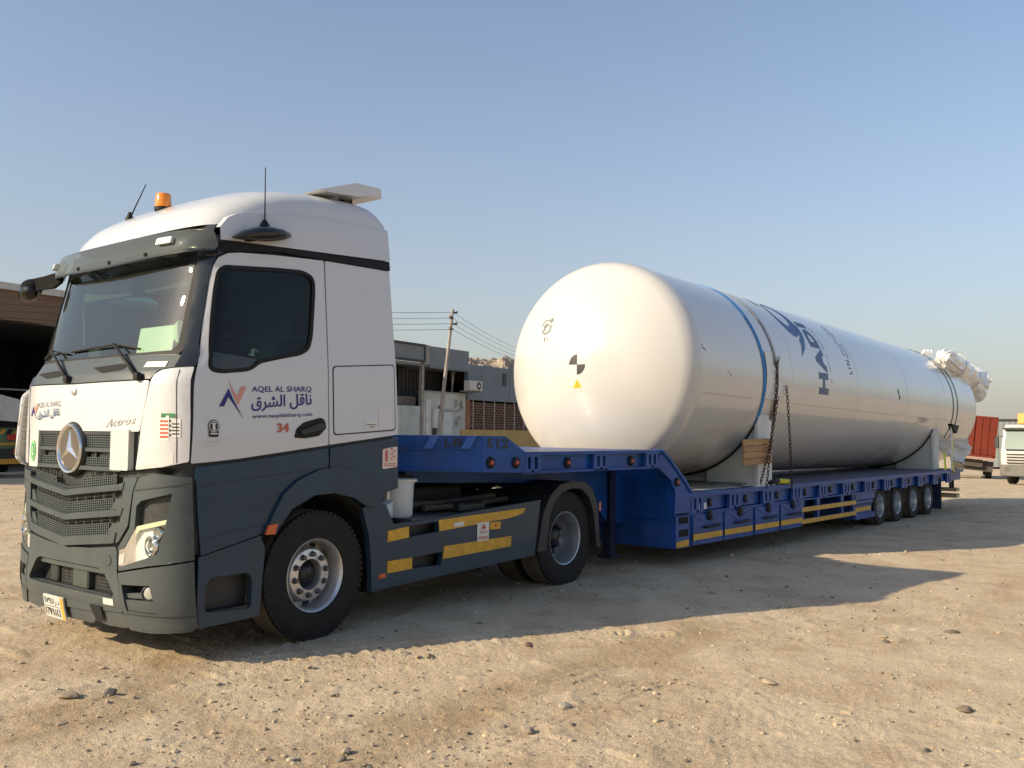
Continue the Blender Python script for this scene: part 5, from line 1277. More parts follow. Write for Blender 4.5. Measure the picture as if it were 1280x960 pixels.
# saddles
def saddle(x0, x1, deckz, label=None):
    zc = -(TC.z-deckz)-.0
    n_ = 20
    for sg in (-1, 1):
        y0, y1 = .55, 1.36; q = [(sg*y0, zc), (sg*y1, zc)]
        q += [(sg*y, -math.sqrt(max(0, (TR+.004)**2-y*y))) for y in np.linspace(y1, y0, n_)]
        mb = MB(); mb.prism(q, 'x', x0+.02, x1-.02); sp = mb.build('saddle', SADDLE, tank)
        mb = MB(); mb.box((x0-.02, min(sg*1.35, sg*1.40), zc), (x1+.04, max(sg*1.35, sg*1.40), -.42)); mb.build('saddle_post', M('post_white', (.68, .70, .68), .5, var=.08, dust=.15), sp)
    y1 = .56; q = [(-y1, zc), (y1, zc)]+[(y, -math.sqrt((TR+.004)**2-y*y)) for y in np.linspace(y1, -y1, n_)]
    mb = MB(); mb.prism(q, 'x', x0+.16, x1-.1); mb.build('saddle_web', SADDLE, tank)
    mb = MB(); mb.box((x0-.12, -1.42, zc-.005), (x1+.12, 1.42, zc+.03)); mb.build('saddle_base', SADDLE, tank)
    mb = MB(); mb.tube([(x0-.01, (TR+.012)*math.sin(t), -(TR+.012)*math.cos(t)) for t in np.linspace(-1.15, 1.15, 36)], .016, 6); mb.build('saddle_lip', BLACK, tank)
saddle(2.05, 2.50, .962); saddle(12.0, 12.42, .962+.0)

# ---------------------------------------------------------------- lashings and what lies about the tank
def wthing(name, mb, mat, label, cat, group=None, T=TM):
    mb.v = [T @ Vector(v) for v in mb.v]; o = mb.build(name, mat); return tag(o, label, cat, group)
def band(x, wd, d0, d1, off, n=60):
    mb = MB(); vs = []
    for k in range(n+1):
        d = d0+(d1-d0)*k/n
        for dx, o in ((-wd/2, off), (wd/2, off), (wd/2, off-.006), (-wd/2, off-.006)): vs.append(TS(x(d) if callable(x) else x+dx*0, d, o) if False else TS((x(d) if callable(x) else x)+dx, d, o))
    mb.add(vs, [(k*4+j, (k+1)*4+j, (k+1)*4+(j+1) % 4, k*4+(j+1) % 4) for k in range(n) for j in range(4)], True)
    return mb
sx = lambda d: 1.93+.0022*(30-d)*(d < 30)+.012*max(0, d-45)*.5
wthing('lashing_strap', band(sx, .085, -29, 150, .012), STRAPB, 'blue lashing strap over the front of the white tank', 'strap', 'straps over the tank')
sx2 = lambda d: 2.44+.004*max(0, d-45)
wthing('lashing_strap', band(sx2, .07, 1, 150, .014), STRAPG, 'grey lashing strap over the tank just behind the blue one', 'strap', 'straps over the tank')
wthing('lashing_strap', band(lambda d: 2.42-.002*(d-5), .06, -26, 9, .03), M('brown_webbing', (.12, .07, .05), .7, var=.3), 'short brown strap hanging beside the rusty chain at the front saddle', 'strap', 'straps over the tank')
for i, (x, lab) in enumerate(((13.44, 'thin black band round the rear of the tank, nearer the letters'), (13.86, 'thin black band round the rear of the tank, nearest its rear end'))):
    wthing('hold_down_band', band(x, .035, -32, 170, .012), BLACK, lab, 'band', 'black bands round the tank')
# protective sheet under the straps
mb = MB(); vs = []
for i in range(13):
    for j in range(9):
        d = -13+27*i/12; w_ = .30+.62*math.sin(math.pi*min(1, (13.5-(d-1)*.55+6)/27)) if False else .25+.55*math.exp(-((d+6)/9)**2)
        vs.append(TS(2.05+(w_)*j/8, d, .018+.02*math.sin(j*1.3+i*.8)*(j/8)))
mb.add(vs, [(i*9+j, i*9+j+1, (i+1)*9+j+1, (i+1)*9+j) for i in range(12) for j in range(8)], True)
wthing('protective_pad', mb, M('pad_white', (.72, .72, .70), .45, var=.04), 'white padding sheet tucked between the strap and tank side', 'pad')
def chain(p0, p1, label, sag=0.0):
    p0, p1 = Vector(p0), Vector(p1); L = (p1-p0).length; n_ = int(L/.052); mb = MB()
    for i in range(n_):
        t = (i+.5)/n_; c = p0.lerp(p1, t)+Vector((0, -.01*math.sin(math.pi*t), -sag*math.sin(math.pi*t))); d = (p1-p0).normalized()
        s_ = d.cross(Vector((0, 1, 0))).normalized() if i % 2 else d.cross(Vector((0, 1, 0))).cross(d).normalized()
        pts = [c+d*.034*math.cos(a)+s_*.019*math.sin(a) for a in np.linspace(0, 2*math.pi, 11)]
        mb.tube(pts, .0062, 5, cap=False)
    o = mb.build('chain', CHAIN); tag(o, label, 'chain', 'lashing chains'); return o
chain(tkw(2.40, -TR-.05, .30), tw(9.49, -1.55, .93), 'rusty chain hanging from the tank over the wooden board to the deck edge')
chain(tkw(2.74, -TR-.04, -.12), tw(10.42, -1.54, .90), 'rusty chain running from the padding sheet down to the deck, behind the wooden board')
chain(tkw(2.36, -TR-.06, -.30), tw(9.36, -1.52, 1.0), 'slack rusty chain bunched beside the front saddle post', .05)
# board
TT = Matrix.Translation(TO) @ Matrix.Rotation(-PH, 4, 'Z')
wb_ = thing('wooden_board', 'rough brown wooden board of four slats wedged under the chain at the front saddle', 'board', mat=TT @ Matrix.Translation((8.85, -1.48, 1.275)), local=True)
q = random.Random(8)
for k in range(4):
    mb = MB(); e0, e1 = q.uniform(-.012, .012), q.uniform(-.012, .012); z = .093*k
    mb.prism([(e0, z), (.92+e1, z+.018), (.92+e1*.5, z+.018+.086), (e0*.5, z+.084)], 'y', -.026-.006*q.random(), 0)
    mb.build('slat', M('slat_wood_%d' % k, (.40+.05*(k % 2), .235+.03*(k % 2), .11), .75, var=.4, vscale=5, stretch=(1.2, 3, 22), bump=.002, bscale=14), wb_)
for x in (.06, .80):
    mb = MB(); mb.box((x, .001, .0), (x+.08, .03, .37)); mb.build('batten', WOOD, wb_)
mb = MB(); mb.tube([(9.80, -1.46, .985), (10.08, -1.47, 1.02)], .035, 8); lv = wthing('load_binder', mb, BLACK, 'ratchet load binder with a lime green grip lying on the deck edge', 'ratchet', T=TT)
mb = MB(); mb.tube([(10.08, -1.47, 1.01), (10.44, -1.48, .99)], .04, 8); mb.v = [TT @ Vector(v) for v in mb.v]; o = mb.build('grip', STRAPY); o.parent = lv
# rear straps
def webbing(pts, wd, mat, label, group='straps at the rear saddle'):
    mb = MB(); vs = []
    for p in pts:
        vs += [Vector(p)+Vector((-wd/2, 0, 0)), Vector(p)+Vector((wd/2, 0, 0)), Vector(p)+Vector((wd/2, .008, 0)), Vector(p)+Vector((-wd/2, .008, 0))]
    n_ = len(pts); mb.add(vs, [(k*4+j, (k+1)*4+j, (k+1)*4+(j+1) % 4, k*4+(j+1) % 4) for k in range(n_-1) for j in range(4)], True)
    return wthing('tie_strap', mb, mat, label, 'strap', group, T=TT)
webbing([(19.55, -1.50, 1.92), (19.45, -1.54, 1.5), (19.4, -1.53, 1.2), (19.62, -1.52, .90)], .16, STRAPY, 'lime strap slanting down to the trailer edge at the rear saddle')
webbing([(19.05, -1.47, 1.35), (19.05, -1.49, .96)], .14, M('bright_lime', (.6, .75, .03), .6), 'short bright lime strap end beside the rear saddle post')
webbing([(19.50, -1.51, 2.0), (19.3, -1.56, 1.5), (19.32, -1.55, .95)], .12, M('white_webbing', (.65, .65, .6), .7), 'white strap hanging from the black ratchet at the rear saddle')
mb = MB(); mb.prism([(19.35, 2.02), (19.95, 1.98), (19.75, 1.80), (19.55, 1.86)], 'y', -1.56, -1.46); wthing('strap_ratchet', mb, BLACK, 'black ratchet joining the bands and straps at the tank rear', 'ratchet', T=TT)
# crumpled plastic round the rear pipework
def foil(name, p0, p1, r0, r1, seed, label, n=34, seg=30, ends=.0):
    q = np.random.RandomState(seed); p0, p1 = Vector(p0), Vector(p1); d = (p1-p0).normalized(); a = d.cross(Vector((0, 0, 1))).normalized(); b = a.cross(d)
    nz = q.randn(n+1, seg)*.35+np.repeat(q.randn(n//9+2, seg), 9, 0)[:n+1]*1.0; vs = []
    for i in range(n+1):
        t = i/n; r = r0+(r1-r0)*t; r *= (.55+.45*min(1, t/.07)) if t < .07 else (1.0 if t < .9 else 1+.35*(t-.9)/.1)
        for k in range(seg):
            an = 2*math.pi*k/seg; rr = r*(1+.045*nz[i, k]+.07*math.sin(3*an+i*.35)+.04*math.sin(5*an-i*.9)); vs.append(p0.lerp(p1, t)+(a*math.cos(an)+b*math.sin(an))*rr+d*.03*nz[i, (k+3) % seg])
    mb = MB(); mb.add(vs, [(i*seg+k, i*seg+(k+1) % seg, (i+1)*seg+(k+1) % seg, (i+1)*seg+k) for i in range(n) for k in range(seg)], False)
    c0 = len(mb.v); mb.add([p0-d*.02]+vs[:seg], [(0, k+1, (k+1) % seg+1) for k in range(seg)]); mb.add([p1+d*.15-b*.2]+vs[-seg:], [(0, k+1, (k+1) % seg+1) for k in range(seg)])
    o = mb.build(name, FOIL); tag(o, label, 'plastic wrap')
    for t_ in (.3, .72):
        c_ = p0.lerp(p1, t_); rr_ = r0+(r1-r0)*t_+.035; m3 = MB(); m3.tube([c_+(a*math.cos(x_)+b*math.sin(x_))*rr_ for x_ in np.linspace(0, 2*math.pi, 25)], .012, 5, cap=False); tp = m3.build('tape_band', M('pale_tape', (.5, .48, .42), .5)); tp.parent = o
    return o
foil('plastic_wrap', (21.6, -.12, 3.79), (25.0, -.12, 3.22), .26, .36, 5, 'crumpled silvery plastic sheet wrapped round the pipe on top of the tank rear')
mb = MB(); q = np.random.RandomState(9); vs = []
for i in range(9):
    for j in range(7): vs.append((22.2+1.05*j/6-.15*(i/8)*(1 if j < 3 else .4)+.02*q.randn(), -.15-.03*j+.05*q.randn()-.08*math.sin(i*.8+j*.6), 1.80-.74*i/8*(1-.22*abs(j-2)/4)+.02*q.randn()))
mb.add(vs, [(i*7+j, i*7+j+1, (i+1)*7+j+1, (i+1)*7+j) for i in range(8) for j in range(6)], True)
wthing('torn_sheet', mb, M('torn_plastic', (.66, .62, .56), .4, var=.1), 'torn white plastic sheet hanging below the rear end of the tank', 'plastic sheet', T=Matrix.Identity(4))
# ================================================================ BACKGROUND
GROUNDZ = lambda x, y: float(ground_z(np.array([x]), np.array([y]))[0])
FB = math.atan2(.106, .994)
def frame_at(x, y, z=0.0, r=FB): return Matrix.Translation((x, y, z)) @ Matrix.Rotation(r, 4, 'Z')
def bthing(name, label, cat, T, group=None): return thing(name, label, cat, mat=T, local=True, group=group)
def bpart(parent, name, mat, *boxes, rot=None, bev=0.0):
    mb = MB()
    for a, b in boxes: mb.box(a, b, rot=rot, bev=bev)
    return mb.build(name, mat, parent)
FASC = M('grey_fascia', (.155, .185, .215), .6, var=.12, vscale=.8, dust=.15)
RENDER = M('peeling_wall', (.50, .52, .48), .85, var=.3, vscale=1.3, bump=.004, bscale=12, dust=.3, dscale=1.5)
GALV = M('white_sheet', (.46, .50, .48), .6, var=.22, vscale=1.2, dust=.2)
OCHRE = M('ochre_paint', (.52, .33, .10), .7, var=.15, dust=.2)
BRICKM = M('terracotta_brick', (.23, .135, .095), .85, var=.35, vscale=5, dust=.15)
MORT = M('pale_mortar', (.42, .37, .32), .9, var=.2)
POSTM = M('post_steel', (.30, .28, .25), .6, var=.3, dust=.3)
RUSTM = M('rusty_sheet', (.20, .13, .09), .8, var=.4, vscale=2)
# ---- workshop with grey fascia
T = frame_at(24.4, 18.55)
ws = bthing('workshop', 'low workshop with a grey fascia, an open dark bay and a pierced brick screen', 'building', T)
bpart(ws, 'fascia', FASC, ((-2.62, -.12, 4.24), (-.04, .1, 5.01)), ((-2.62, -.10, 4.18), (-.04, 2.5, 4.26)))
bpart(ws, 'fascia', FASC, ((-.04, -.10, 3.05), (14.0, .1, 4.5)))
for k in range(6): bpart(ws, 'fascia_rib', FASC, ((.9+2.2*k, -.112, 3.06), (.92+2.2*k, -.10, 4.49)))
sg_ = bpart(ws, 'sign_panel', FASC, ((-8.2, -.14, 4.36), (-2.98, .08, 5.03)))
bpart(sg_, 'sign_frame', PLASD, ((-8.2, -.17, 4.95), (-2.95, -.14, 5.04)), ((-8.2, -.17, 4.36), (-2.95, -.14, 4.44)), ((-3.03, -.172, 4.37), (-2.95, -.14, 5.03)))
SGL = M('faded_sign_marks', (.24, .235, .215), .7, var=.3)
q = random.Random(4); mb = MB()
for k in range(15):
    x = -4.75+.115*k; mb.prism(fillet([(x, 4.58), (x+.05, 4.60+q.random()*.1), (x+.09, 4.86-q.random()*.1), (x+.03, 4.82)], .02), 'y', -.146, -.14)
mb.build('sign_marks', SGL, sg_)
bpart(ws, 'beam', POSTM, ((-2.97, -.12, 4.30), (-2.63, .06, 5.03)))
bpart(ws, 'canopy_edge', FASC, ((-8.2, -.06, 4.22), (-2.62, .6, 4.33)))
for x in (-6.3, -2.98): bpart(ws, 'post', POSTM, ((x-.08, -.08, 0), (x+.06, .06, 4.25)))
bpart(ws, 'roof', RUSTM, ((-8.2, .1, 4.26), (14, 7, 4.34)))
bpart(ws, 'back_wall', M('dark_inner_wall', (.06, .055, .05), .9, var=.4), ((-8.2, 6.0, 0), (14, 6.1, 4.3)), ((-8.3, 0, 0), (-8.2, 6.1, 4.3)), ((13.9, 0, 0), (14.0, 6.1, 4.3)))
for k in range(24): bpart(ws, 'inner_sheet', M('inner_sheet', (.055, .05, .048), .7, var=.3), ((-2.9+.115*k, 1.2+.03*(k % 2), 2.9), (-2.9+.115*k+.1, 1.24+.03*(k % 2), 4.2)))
bpart(ws, 'low_wall', M('brown_boards', (.14, .115, .09), .8, var=.3), ((-8.2, .2, 2.70), (-3.06, .26, 3.05)))
for k in range(9): bpart(ws, 'fence_sheet', GALV, ((-8.1+.56*k, -.02-.012*(k % 2), .05), (-8.1+.56*k+.55, .03-.012*(k % 2), 2.69)))
bpart(ws, 'peeling_wall', RENDER, ((-2.92, -.02, 0), (-.10, .18, 3.25)))
dm_ = M('stain_patch', (.30, .28, .25), .9, var=.4, vscale=3)
mb = MB()
for k in range(11):
    x = -1.15+.9*q.random(); z = 2.0+1.05*q.random(); r = .05+.10*q.random()
    mb.prism([(x+r*math.cos(a)*(.6+.6*q.random()), z+r*1.3*math.sin(a)*(.6+.6*q.random())) for a in np.linspace(0, 6.28, 9)[:-1]], 'y', -.0235-.0006*k, -.02)
mb.build('peeled_patches', dm_, ws)['kind'] = 'stuff'
bpart(ws, 'wall_cap', POSTM, ((-2.94, -.05, 3.24), (-.06, .2, 3.30)))
d1 = bpart(ws, 'metal_door', M('door_white', (.58, .60, .58), .6, var=.12, dust=.15), ((-1.60, -.05, .05), (-1.02, -.02, 2.52)))
bpart(d1, 'door_frame', POSTM, ((-1.68, -.06, 2.52), (-.60, -.02, 2.60)))
bpart(ws, 'wall_panel', M('panel_cream', (.58, .60, .54), .6, var=.15), ((-2.72, -.05, .05), (-2.42, -.02, 2.95)))
bx_ = bpart(ws, 'meter_box', M('meter_cream', (.56, .58, .52), .5, var=.1), ((-2.36, -.14, 1.88), (-1.98, -.02, 2.62)))
bpart(bx_, 'conduit', PLASD, ((-2.30, -.15, 1.62), (-2.02, -.06, 1.86)), ((-1.93, -.08, 1.0), (-1.90, -.05, 2.75)))
for x, t in ((-1.05, .12), (-.62, -.05), (-.45, .2)):
    mb = MB(); mb.tube([(x-t, .3, 3.3), (x, .3, 4.2)], .035, 6); mb.build('strut', POSTM, ws)
bpart(ws, 'brick_pier', M('brick_pier', (.27, .125, .07), .85, var=.3, vscale=4), ((-.10, -.04, 0), (.22, .2, 3.05)))
bpart(ws, 'plinth', OCHRE, ((-.45, -.10, 0), (14, .0, 1.83)))
bpart(ws, 'vent', PLASD, ((2.55, -.13, 3.74), (2.82, -.10, 4.28)))
bpart(ws, 'roof_scrap', POSTM, ((1.1, -.05, 4.5), (1.7, .2, 4.56)))
# pierced brick screen: rows of small bricks with open gaps, between thin mullions
mb = MB()
for j in range(11):
    z = 1.85+.109*j
    mb.box((.24, .0, z-.016), (13.7, .09, z+.016))
    if j == 10: continue
    for k in range(62):
        x = .26+.22*k+(.11 if j % 2 else 0)
        if x < 13.6: mb.box((x, .005, z+.016), (x+.055, .085, z+.093))
sc_ = mb.build('brick_screen', BRICKM, ws); sc_['kind'] = 'stuff'
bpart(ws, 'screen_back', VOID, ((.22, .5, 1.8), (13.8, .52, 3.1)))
for k in range(17): bpart(ws, 'mullion', MORT, ((.42+.80*k, -.03, 1.84), (.47+.80*k, .0, 3.04)))
# air conditioner
ac = bthing('air_conditioner', 'cream air conditioner unit with a round fan grille on the workshop wall', 'air conditioner', T @ Matrix.Translation((-.08, -.38, 3.40)))
bpart(ac, 'casing', M('ac_cream', (.58, .57, .50), .5, var=.08, dust=.2), ((-.44, -.16, 0), (.44, .16, .40)), bev=.02)
mb = MB(); mb.lathe([(.0, -.002), (.16, -.002), (.165, .0)], 'y', (.18, -.164, .20), 24); mb.build('fan_opening', VOID, ac)
mb = MB(); mb.lathe([(.0, -.012), (.05, -.012), (.05, .0)], 'y', (.18, -.168, .20), 16); fh = mb.build('fan_hub', PAPER, ac)
mb = MB()
for r in (.08, .11, .14): mb.lathe([(r-.004, -.006), (r, -.010), (r+.004, -.006)], 'y', (.18, -.168, .20), 24)
mb.build('fan_guard', PLATEW, ac)
bpart(ac, 'bracket', POSTM, ((-.38, -.14, -.05), (-.32, .38, 0))); bpart(ac, 'bracket', POSTM, ((.32, -.14, -.05), (.38, .38, 0)))
# ---- utility poles and lines
WOODP = M('weathered_pole', (.27, .245, .22), .7, var=.4, vscale=3, stretch=(4, 4, .6))
def pole(x, y, zt, lean, label):
    p = bthing('utility_pole', label, 'utility pole', Matrix.Translation((x, y, 0)), 'utility poles')
    mb = MB(); mb.tube([(-lean, .15, -.3), (-lean*.5, .08, zt*.5), (0, 0, zt)], [.085, .072, .05], 12); mb.build('pole_shaft', WOODP, p)
    for k in range(4):
        z = zt-.12-.21*k; mb = MB(); mb.box((-.18 if k % 2 else 0, -.05, z-.02), (.0 if k % 2 else .22, .05, z+.03)); br = mb.build('insulator_arm', PLASD, p)
        mb = MB(); mb.lathe([(.0, .10), (.03, .10), (.05, .06), (.03, .03), (.045, .0)], 'z', (-.16 if k % 2 else .20, 0, z), 10); mb.build('insulator', POSTM, br)
    return p
pole(21.3, 16.56, 6.25, .75, 'leaning weathered pole standing in front of the workshop')
pole(44.5, 29.5, 6.9, .1, 'farther utility pole along the line, hidden behind the white tank')
pole(-4.0, 30.0, 6.6, .1, 'utility pole by the dark shed at the far left')
def wire(p0, p1, sag, label):
    mb = MB(); p0, p1 = Vector(p0), Vector(p1)
    mb.tube([p0.lerp(p1, t/24)-Vector((0, 0, sag*4*(t/24)*(1-t/24))) for t in range(25)], .007, 4, cap=False)
    tag(mb.build('power_line', BLACK), label, 'power line', 'overhead lines')
nm = ('topmost', 'second', 'third', 'lowest')
for k in range(4):
    wire((21.3, 16.56, 6.13-.21*k), (-4.0, 30.0, 6.45-.21*k), .6, '%s overhead line from the leaning pole towards the shed on the left' % nm[k])
    wire((21.3, 16.56, 6.13-.21*k), (44.5, 29.5, 6.75-.21*k), .25, '%s overhead line from the leaning pole towards the white tank' % nm[k])
# ---- rocky hill
HX, HY = 166.0, 134.0; n_ = 190; gx_ = np.linspace(-60, 60, n_); gy_ = np.linspace(-45, 45, 130); HXX, HYY = np.meshgrid(gx_, gy_, indexing='ij')
ridge = 19.8*np.exp(-((HXX-2)/36)**4)
hz = ridge*np.exp(-(HYY/26)**2)
rg_ = 1-np.abs(2*vnoise(HXX*.16, HYY*.16, 61))*1.6
hz = hz*(.93+.10*rg_)+vnoise(HXX*.30, HYY*.30, 62)*1.1*(hz > 1)+vnoise(HXX*.7, HYY*.7, 63)*1.1*(hz > 1)+vnoise(HXX*1.5, HYY*1.5, 64)*1.2*(hz > 1)-.1
hr = math.atan2(-38.35+90, 1); ca, sa = math.cos(math.radians(-51.6)), math.sin(math.radians(-51.6))
vs = np.stack([HX+HXX*ca-HYY*sa, HY+HXX*sa+HYY*ca, hz], -1).reshape(-1, 3)
mb = MB(); ny = len(gy_); mb.add(vs.tolist(), [(i*ny+j, (i+1)*ny+j, (i+1)*ny+j+1, i*ny+j+1) for i in range(n_-1) for j in range(ny-1)], False)
hl_ = mb.build('hill', M('hill_rock', (.31, .25, .195), .95, var=.45, vscale=.35, bump=.5, bscale=.8)); tag(hl_, 'bare rocky hill behind the workshop roof', None, kind='structure')
# ---- open shed at left
T2 = frame_at(10, 31)
sh = bthing('open_shed', 'big open shed with a brown fascia and white roof edge at the far left', 'building', T2)
bpart(sh, 'fascia', M('brown_fascia', (.215, .125, .07), .6, var=.1, vscale=.5), ((-14, -.15, 5.87), (9, .05, 7.03)))
bpart(sh, 'roof', M('roof_cream', (.62, .57, .48), .6, var=.1), ((-14, -.3, 7.03), (9, 14, 7.30)))
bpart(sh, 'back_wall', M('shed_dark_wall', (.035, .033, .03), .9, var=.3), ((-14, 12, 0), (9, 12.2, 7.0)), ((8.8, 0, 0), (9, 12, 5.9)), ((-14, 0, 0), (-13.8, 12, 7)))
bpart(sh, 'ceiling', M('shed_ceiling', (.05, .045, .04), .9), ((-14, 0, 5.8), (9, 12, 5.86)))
for x in (-8, -2, 7.0): bpart(sh, 'column', POSTM, ((x-.15, .0, -.2), (x+.15, .3, 5.87)))
for z in (3.18, 2.6): bpart(sh, 'rail', POSTM, ((-14, .05, z), (8.8, .1, z+.06)))
for k in range(6): bpart(sh, 'rail_post', POSTM, ((-3+2.0*k, .05, 0), (-2.94+2.0*k, .1, 3.2)))
# ---- painted cargo truck parked in front of it, seen from behind
T3 = frame_at(10.2, 27.2)
ct = bthing('cargo_truck', 'brightly painted cargo truck with a cream tarpaulin parked by the shed at far left', 'truck', T3)
TARP = M('tarpaulin', (.58, .52, .42), .8, var=.12, bump=.01, bscale=3)
RED_ = M('painted_red', (.42, .03, .02), .4, var=.1); GRN_ = M('painted_green', (.08, .17, .08), .5, var=.15); ORG_ = M('painted_orange', (.62, .30, .03), .5, var=.15)
mb = MB(); nx, nz = 40, 14
for i in range(nx+1):
    x = -2.2+3.4*i/nx
    for j in range(nz+1):
        t = j/nz; top = 2.98-.45*abs(x+.6)/1.6-.12*max(0, x-.4)
        mb.v.append((x, -.05-.3*t+.03*math.sin(x*9+t*3), top+(1.95-top)*t+.03*math.sin(t*16+x*2.5)))
mb.f = [[i*(nz+1)+j, (i+1)*(nz+1)+j, (i+1)*(nz+1)+j+1, i*(nz+1)+j+1] for i in range(nx) for j in range(nz)]; mb.sm = [True]*len(mb.f); mb.mi = [0]*len(mb.f)
mb.prism([(-2.2, 2.0), (-.6, 2.95), (1.2, 2.0)], 'y', 0, 6.5)
mb.build('tarpaulin_cover', TARP, ct)
bpart(ct, 'cargo_body', GRN_, ((-2.1, -.05, 1.0), (1.05, 6.4, 1.95)))
for k in range(13):
    x = -2.1+.24*k; mb = MB(); mb.prism([(x, 1.50), (x+.12, 1.50), (x+.24, 1.68), (x+.12, 1.68)], 'y', -.09, -.05); mb.build('chevron', ORG_ if k % 2 == 0 else BLACK, ct)
bpart(ct, 'dark_band', BLACK, ((-2.1, -.08, 1.72), (1.05, -.05, 2.05)))
for x in (-1.9, -1.1, .1, .52): bpart(ct, 'tail_lamp', REDL, ((x, -.12, 1.28), (x+.36, -.05, 1.49)), bev=.02)
bpart(ct, 'stripe', ORG_, ((-2.1, -.07, 1.12), (1.05, -.05, 1.20))); bpart(ct, 'stripe', GRN_, ((-2.1, -.072, 1.02), (1.05, -.05, 1.10)))
for x in (-1.7, -.6, .32): bpart(ct, 'tail_lamp', REDL, ((x, -.10, .82), (x+.32, -.05, 1.0)), bev=.02)
bpart(ct, 'lower_panel', M('panel_dark', (.03, .035, .035), .6), ((-2.1, -.04, .66), (1.05, .0, 1.02)))
bpart(ct, 'bumper', ORG_, ((-2.1, -.30, .48), (1.05, -.20, .66))); bpart(ct, 'bumper_rail', M('pale_rail', (.5, .42, .36), .6), ((-2.0, -.15, .12), (1.0, -.10, .20)))
bpart(ct, 'chassis', CHAS, ((-1.4, 0, .55), (.4, 8.0, .95)))
bpart(ct, 'cab', RED_, ((-2.0, 6.6, .6), (1.0, 8.6, 2.8)), bev=.15)
for x in (-1.95, .55):
    for y in (1.6, 7.4):
        mb = MB(); mb.lathe([(.0, .0), (.28, .0), (.30, -.02), (.48, -.02), (.5, .03), (.5, .30), (.46, .34), (.0, .34)], 'x', (x, y, .5), 28); mb.build('wheel', TYRE, ct)
# ---- red container trailer at right
CONT = M('container_red', (.15, .024, .014), .7, spec=.15, var=.15, vscale=.8, dust=.03)
zc_ = GROUNDZ(62, 7.2)
T4 = Matrix.Translation((60.4, 7.25, zc_+.02)) @ Matrix.Rotation(math.radians(12), 4, 'Z') @ Matrix.Rotation(math.radians(5.5), 4, 'X')
cn = bthing('container_trailer', 'rusty red shipping container on a trailer parked at the right behind the tank', 'container', T4)
bpart(cn, 'container_body', CONT, ((0.06, -1.2, 1.50), (11.9, 1.2, 4.02)))
for k in range(40): bpart(cn, 'side_rib', CONT, ((.30+.29*k, -1.235, 1.62), (.30+.29*k+.15, -1.2, 3.92)))
bpart(cn, 'frame_rail', CONT, ((0, -1.25, 3.92), (12, -1.19, 4.06)), ((0, -1.25, 1.46), (12, -1.19, 1.62)), ((0, 1.19, 3.92), (12, 1.25, 4.06)), ((-.02, -1.25, 1.46), (.10, 1.25, 1.6)), ((-.02, -1.25, 3.94), (.1, 1.25, 4.06)))
bpart(cn, 'corner_post', CONT, ((-.02, -1.26, 1.46), (.16, -1.1, 4.06)), ((11.85, -1.26, 1.46), (12.02, -1.1, 4.06)))
for y in (-.58, .58):
    dr_ = bpart(cn, 'door', CONT, ((-.03, y-.55, 1.62), (.05, y+.55, 3.92)))
    bpart(dr_, 'lock_bar', CONT, ((-.07, y-.2, 1.6), (-.04, y-.16, 3.95)), ((-.07, y+.2, 1.6), (-.04, y+.24, 3.95)))
bpart(cn, 'trailer_frame', M('pink_rail', (.32, .20, .17), .7), ((-.1, -1.24, 1.28), (12.2, 1.24, 1.45)))
bpart(cn, 'chassis', CHAS, ((.3, -.6, .8), (12, .6, 1.28)), ((.6, -1.2, .55), (.7, 1.2, 1.2)))
for x in (2.0, 3.3, 9.5, 10.8):
    for y in (-1.2, .86):
        mb = MB(); mb.lathe([(.0, .05), (.27, .05), (.30, .0), (.48, .0), (.51, .04), (.51, .31), (.46, .34), (.0, .34)], 'y', (x, y, .51), 28); mb.build('wheel', TYRE, cn)
# ---- white truck coming at right edge
zt_ = GROUNDZ(47.6, 1.6)
T5 = Matrix.Translation((47.0, 1.95, zt_)) @ Matrix.Rotation(math.radians(-8), 4, 'Z')
wt = bthing('parked_lorry', 'white lorry with an orange roof box facing the camera at the right edge', 'truck', T5)
WT = M('lorry_white', (.60, .58, .54), .4, var=.06, coat=.3, dust=.15)
mb = MB(); mb.prism([(.05, .95), (.0, 1.65), (.12, 1.70), (.45, 2.78), (.75, 2.98), (2.1, 3.0), (2.15, .95)], 'y', -1.22, 1.22); mb.build('cab', WT, wt)
mb = MB(); mb.add([(.13, -1.12, 1.76), (.13, 1.12, 1.76), (.425, 1.08, 2.72), (.425, -1.08, 2.72)], [(0, 1, 2, 3)]); wnd = mb.build('windscreen', M('lorry_glass', (.10, .15, .12), .08, coat=1.0), wt)
mb = MB(); mb.v = []; mb.box((.02, -1.0, 1.70), (.06, 1.0, 1.76)); mb.build('wiper_bar', BLACK, wnd)
bpart(wt, 'sun_visor', PLASD, ((.22, -1.2, 2.74), (.48, 1.2, 2.83)))
bpart(wt, 'roof_box', M('orange_box', (.70, .36, .08), .5, var=.1), ((.9, -1.0, 3.02), (1.9, .72, 3.55)), bev=.05)
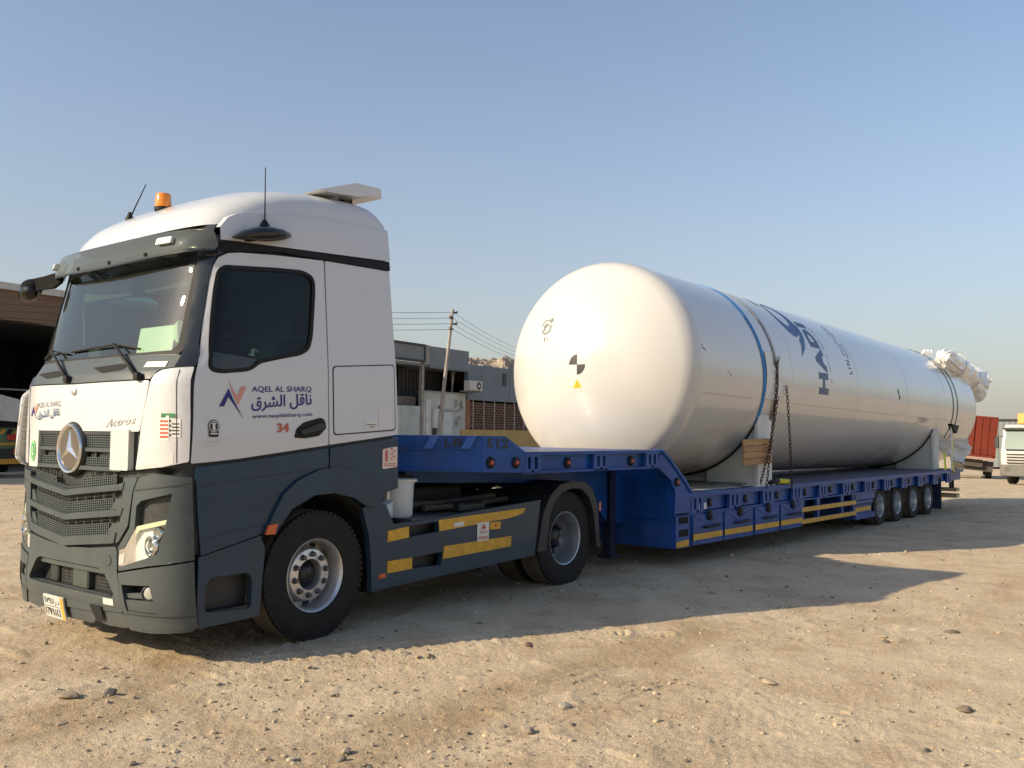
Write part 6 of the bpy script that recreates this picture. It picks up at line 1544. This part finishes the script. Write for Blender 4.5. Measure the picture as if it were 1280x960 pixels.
bpart(wt, 'bumper', M('lorry_bumper', (.12, .12, .115), .6, var=.15, dust=.15), ((-.12, -1.25, .42), (.25, 1.25, 1.0)), bev=.05)
for k in range(4): bpart(wt, 'grille_bar', PLASD, ((-.03, -.95, 1.06+.14*k), (.06, .95, 1.12+.14*k)))
for y in (-1.0, .76): 
    h_ = bpart(wt, 'headlamp', LENS, ((-.14, y, .68), (-.11, y+.24, .86))); bpart(h_, 'lamp_back', CHROME, ((-.118, y+.02, .70), (-.10, y+.22, .84)))
bpart(wt, 'licence_plate', PLATEW, ((-.15, -.55, .62), (-.12, -.05, .76)))
bpart(wt, 'cargo_body', M('lorry_cargo', (.40, .38, .34), .6), ((2.3, -1.22, 1.1), (8.5, 1.22, 3.0)))
bpart(wt, 'chassis', CHAS, ((.5, -.5, .5), (8.4, .5, .95)))
for s in (1, -1):
    mb = MB(); mb.box((.05, s*1.42-.1, 1.8), (.13, s*1.42+.1, 2.35), bev=.03); m_ = mb.build('mirror', PLASD, wt); mb = MB(); mb.tube([(.3, s*1.2, 2.4), (.1, s*1.42, 2.4)], .02, 6); mb.build('mirror_arm', PLASD, m_)
for x in (1.2, 6.6):
    for y in (-1.22, .9):
        mb = MB(); mb.lathe([(.0, .04), (.27, .04), (.30, .0), (.48, .0), (.51, .04), (.51, .30), (.46, .33), (.0, .33)], 'y', (x, y, .51), 28); mb.build('wheel', TYRE, wt)
# ---- grey cabin and far low buildings on the right
T6 = Matrix.Translation((97, 12.3, GROUNDZ(97, 12))) @ Matrix.Rotation(.12, 4, 'Z')
cb = bthing('site_cabin', 'grey site cabin standing far off between the red container and the white lorry', 'cabin', T6)
bpart(cb, 'walls', M('cabin_grey', (.20, .22, .22), .7, var=.15), ((0, -2.2, .2), (6, 2.2, 4.8)))
for k in range(9): bpart(cb, 'wall_rib', M('cabin_grey2', (.17, .19, .19), .7), ((-.05, -2.1+.5*k, .3), (0, -1.95+.5*k, 4.7)))
bpart(cb, 'roof', PLASD, ((-.2, -2.4, 4.8), (6.2, 2.4, 4.95)))
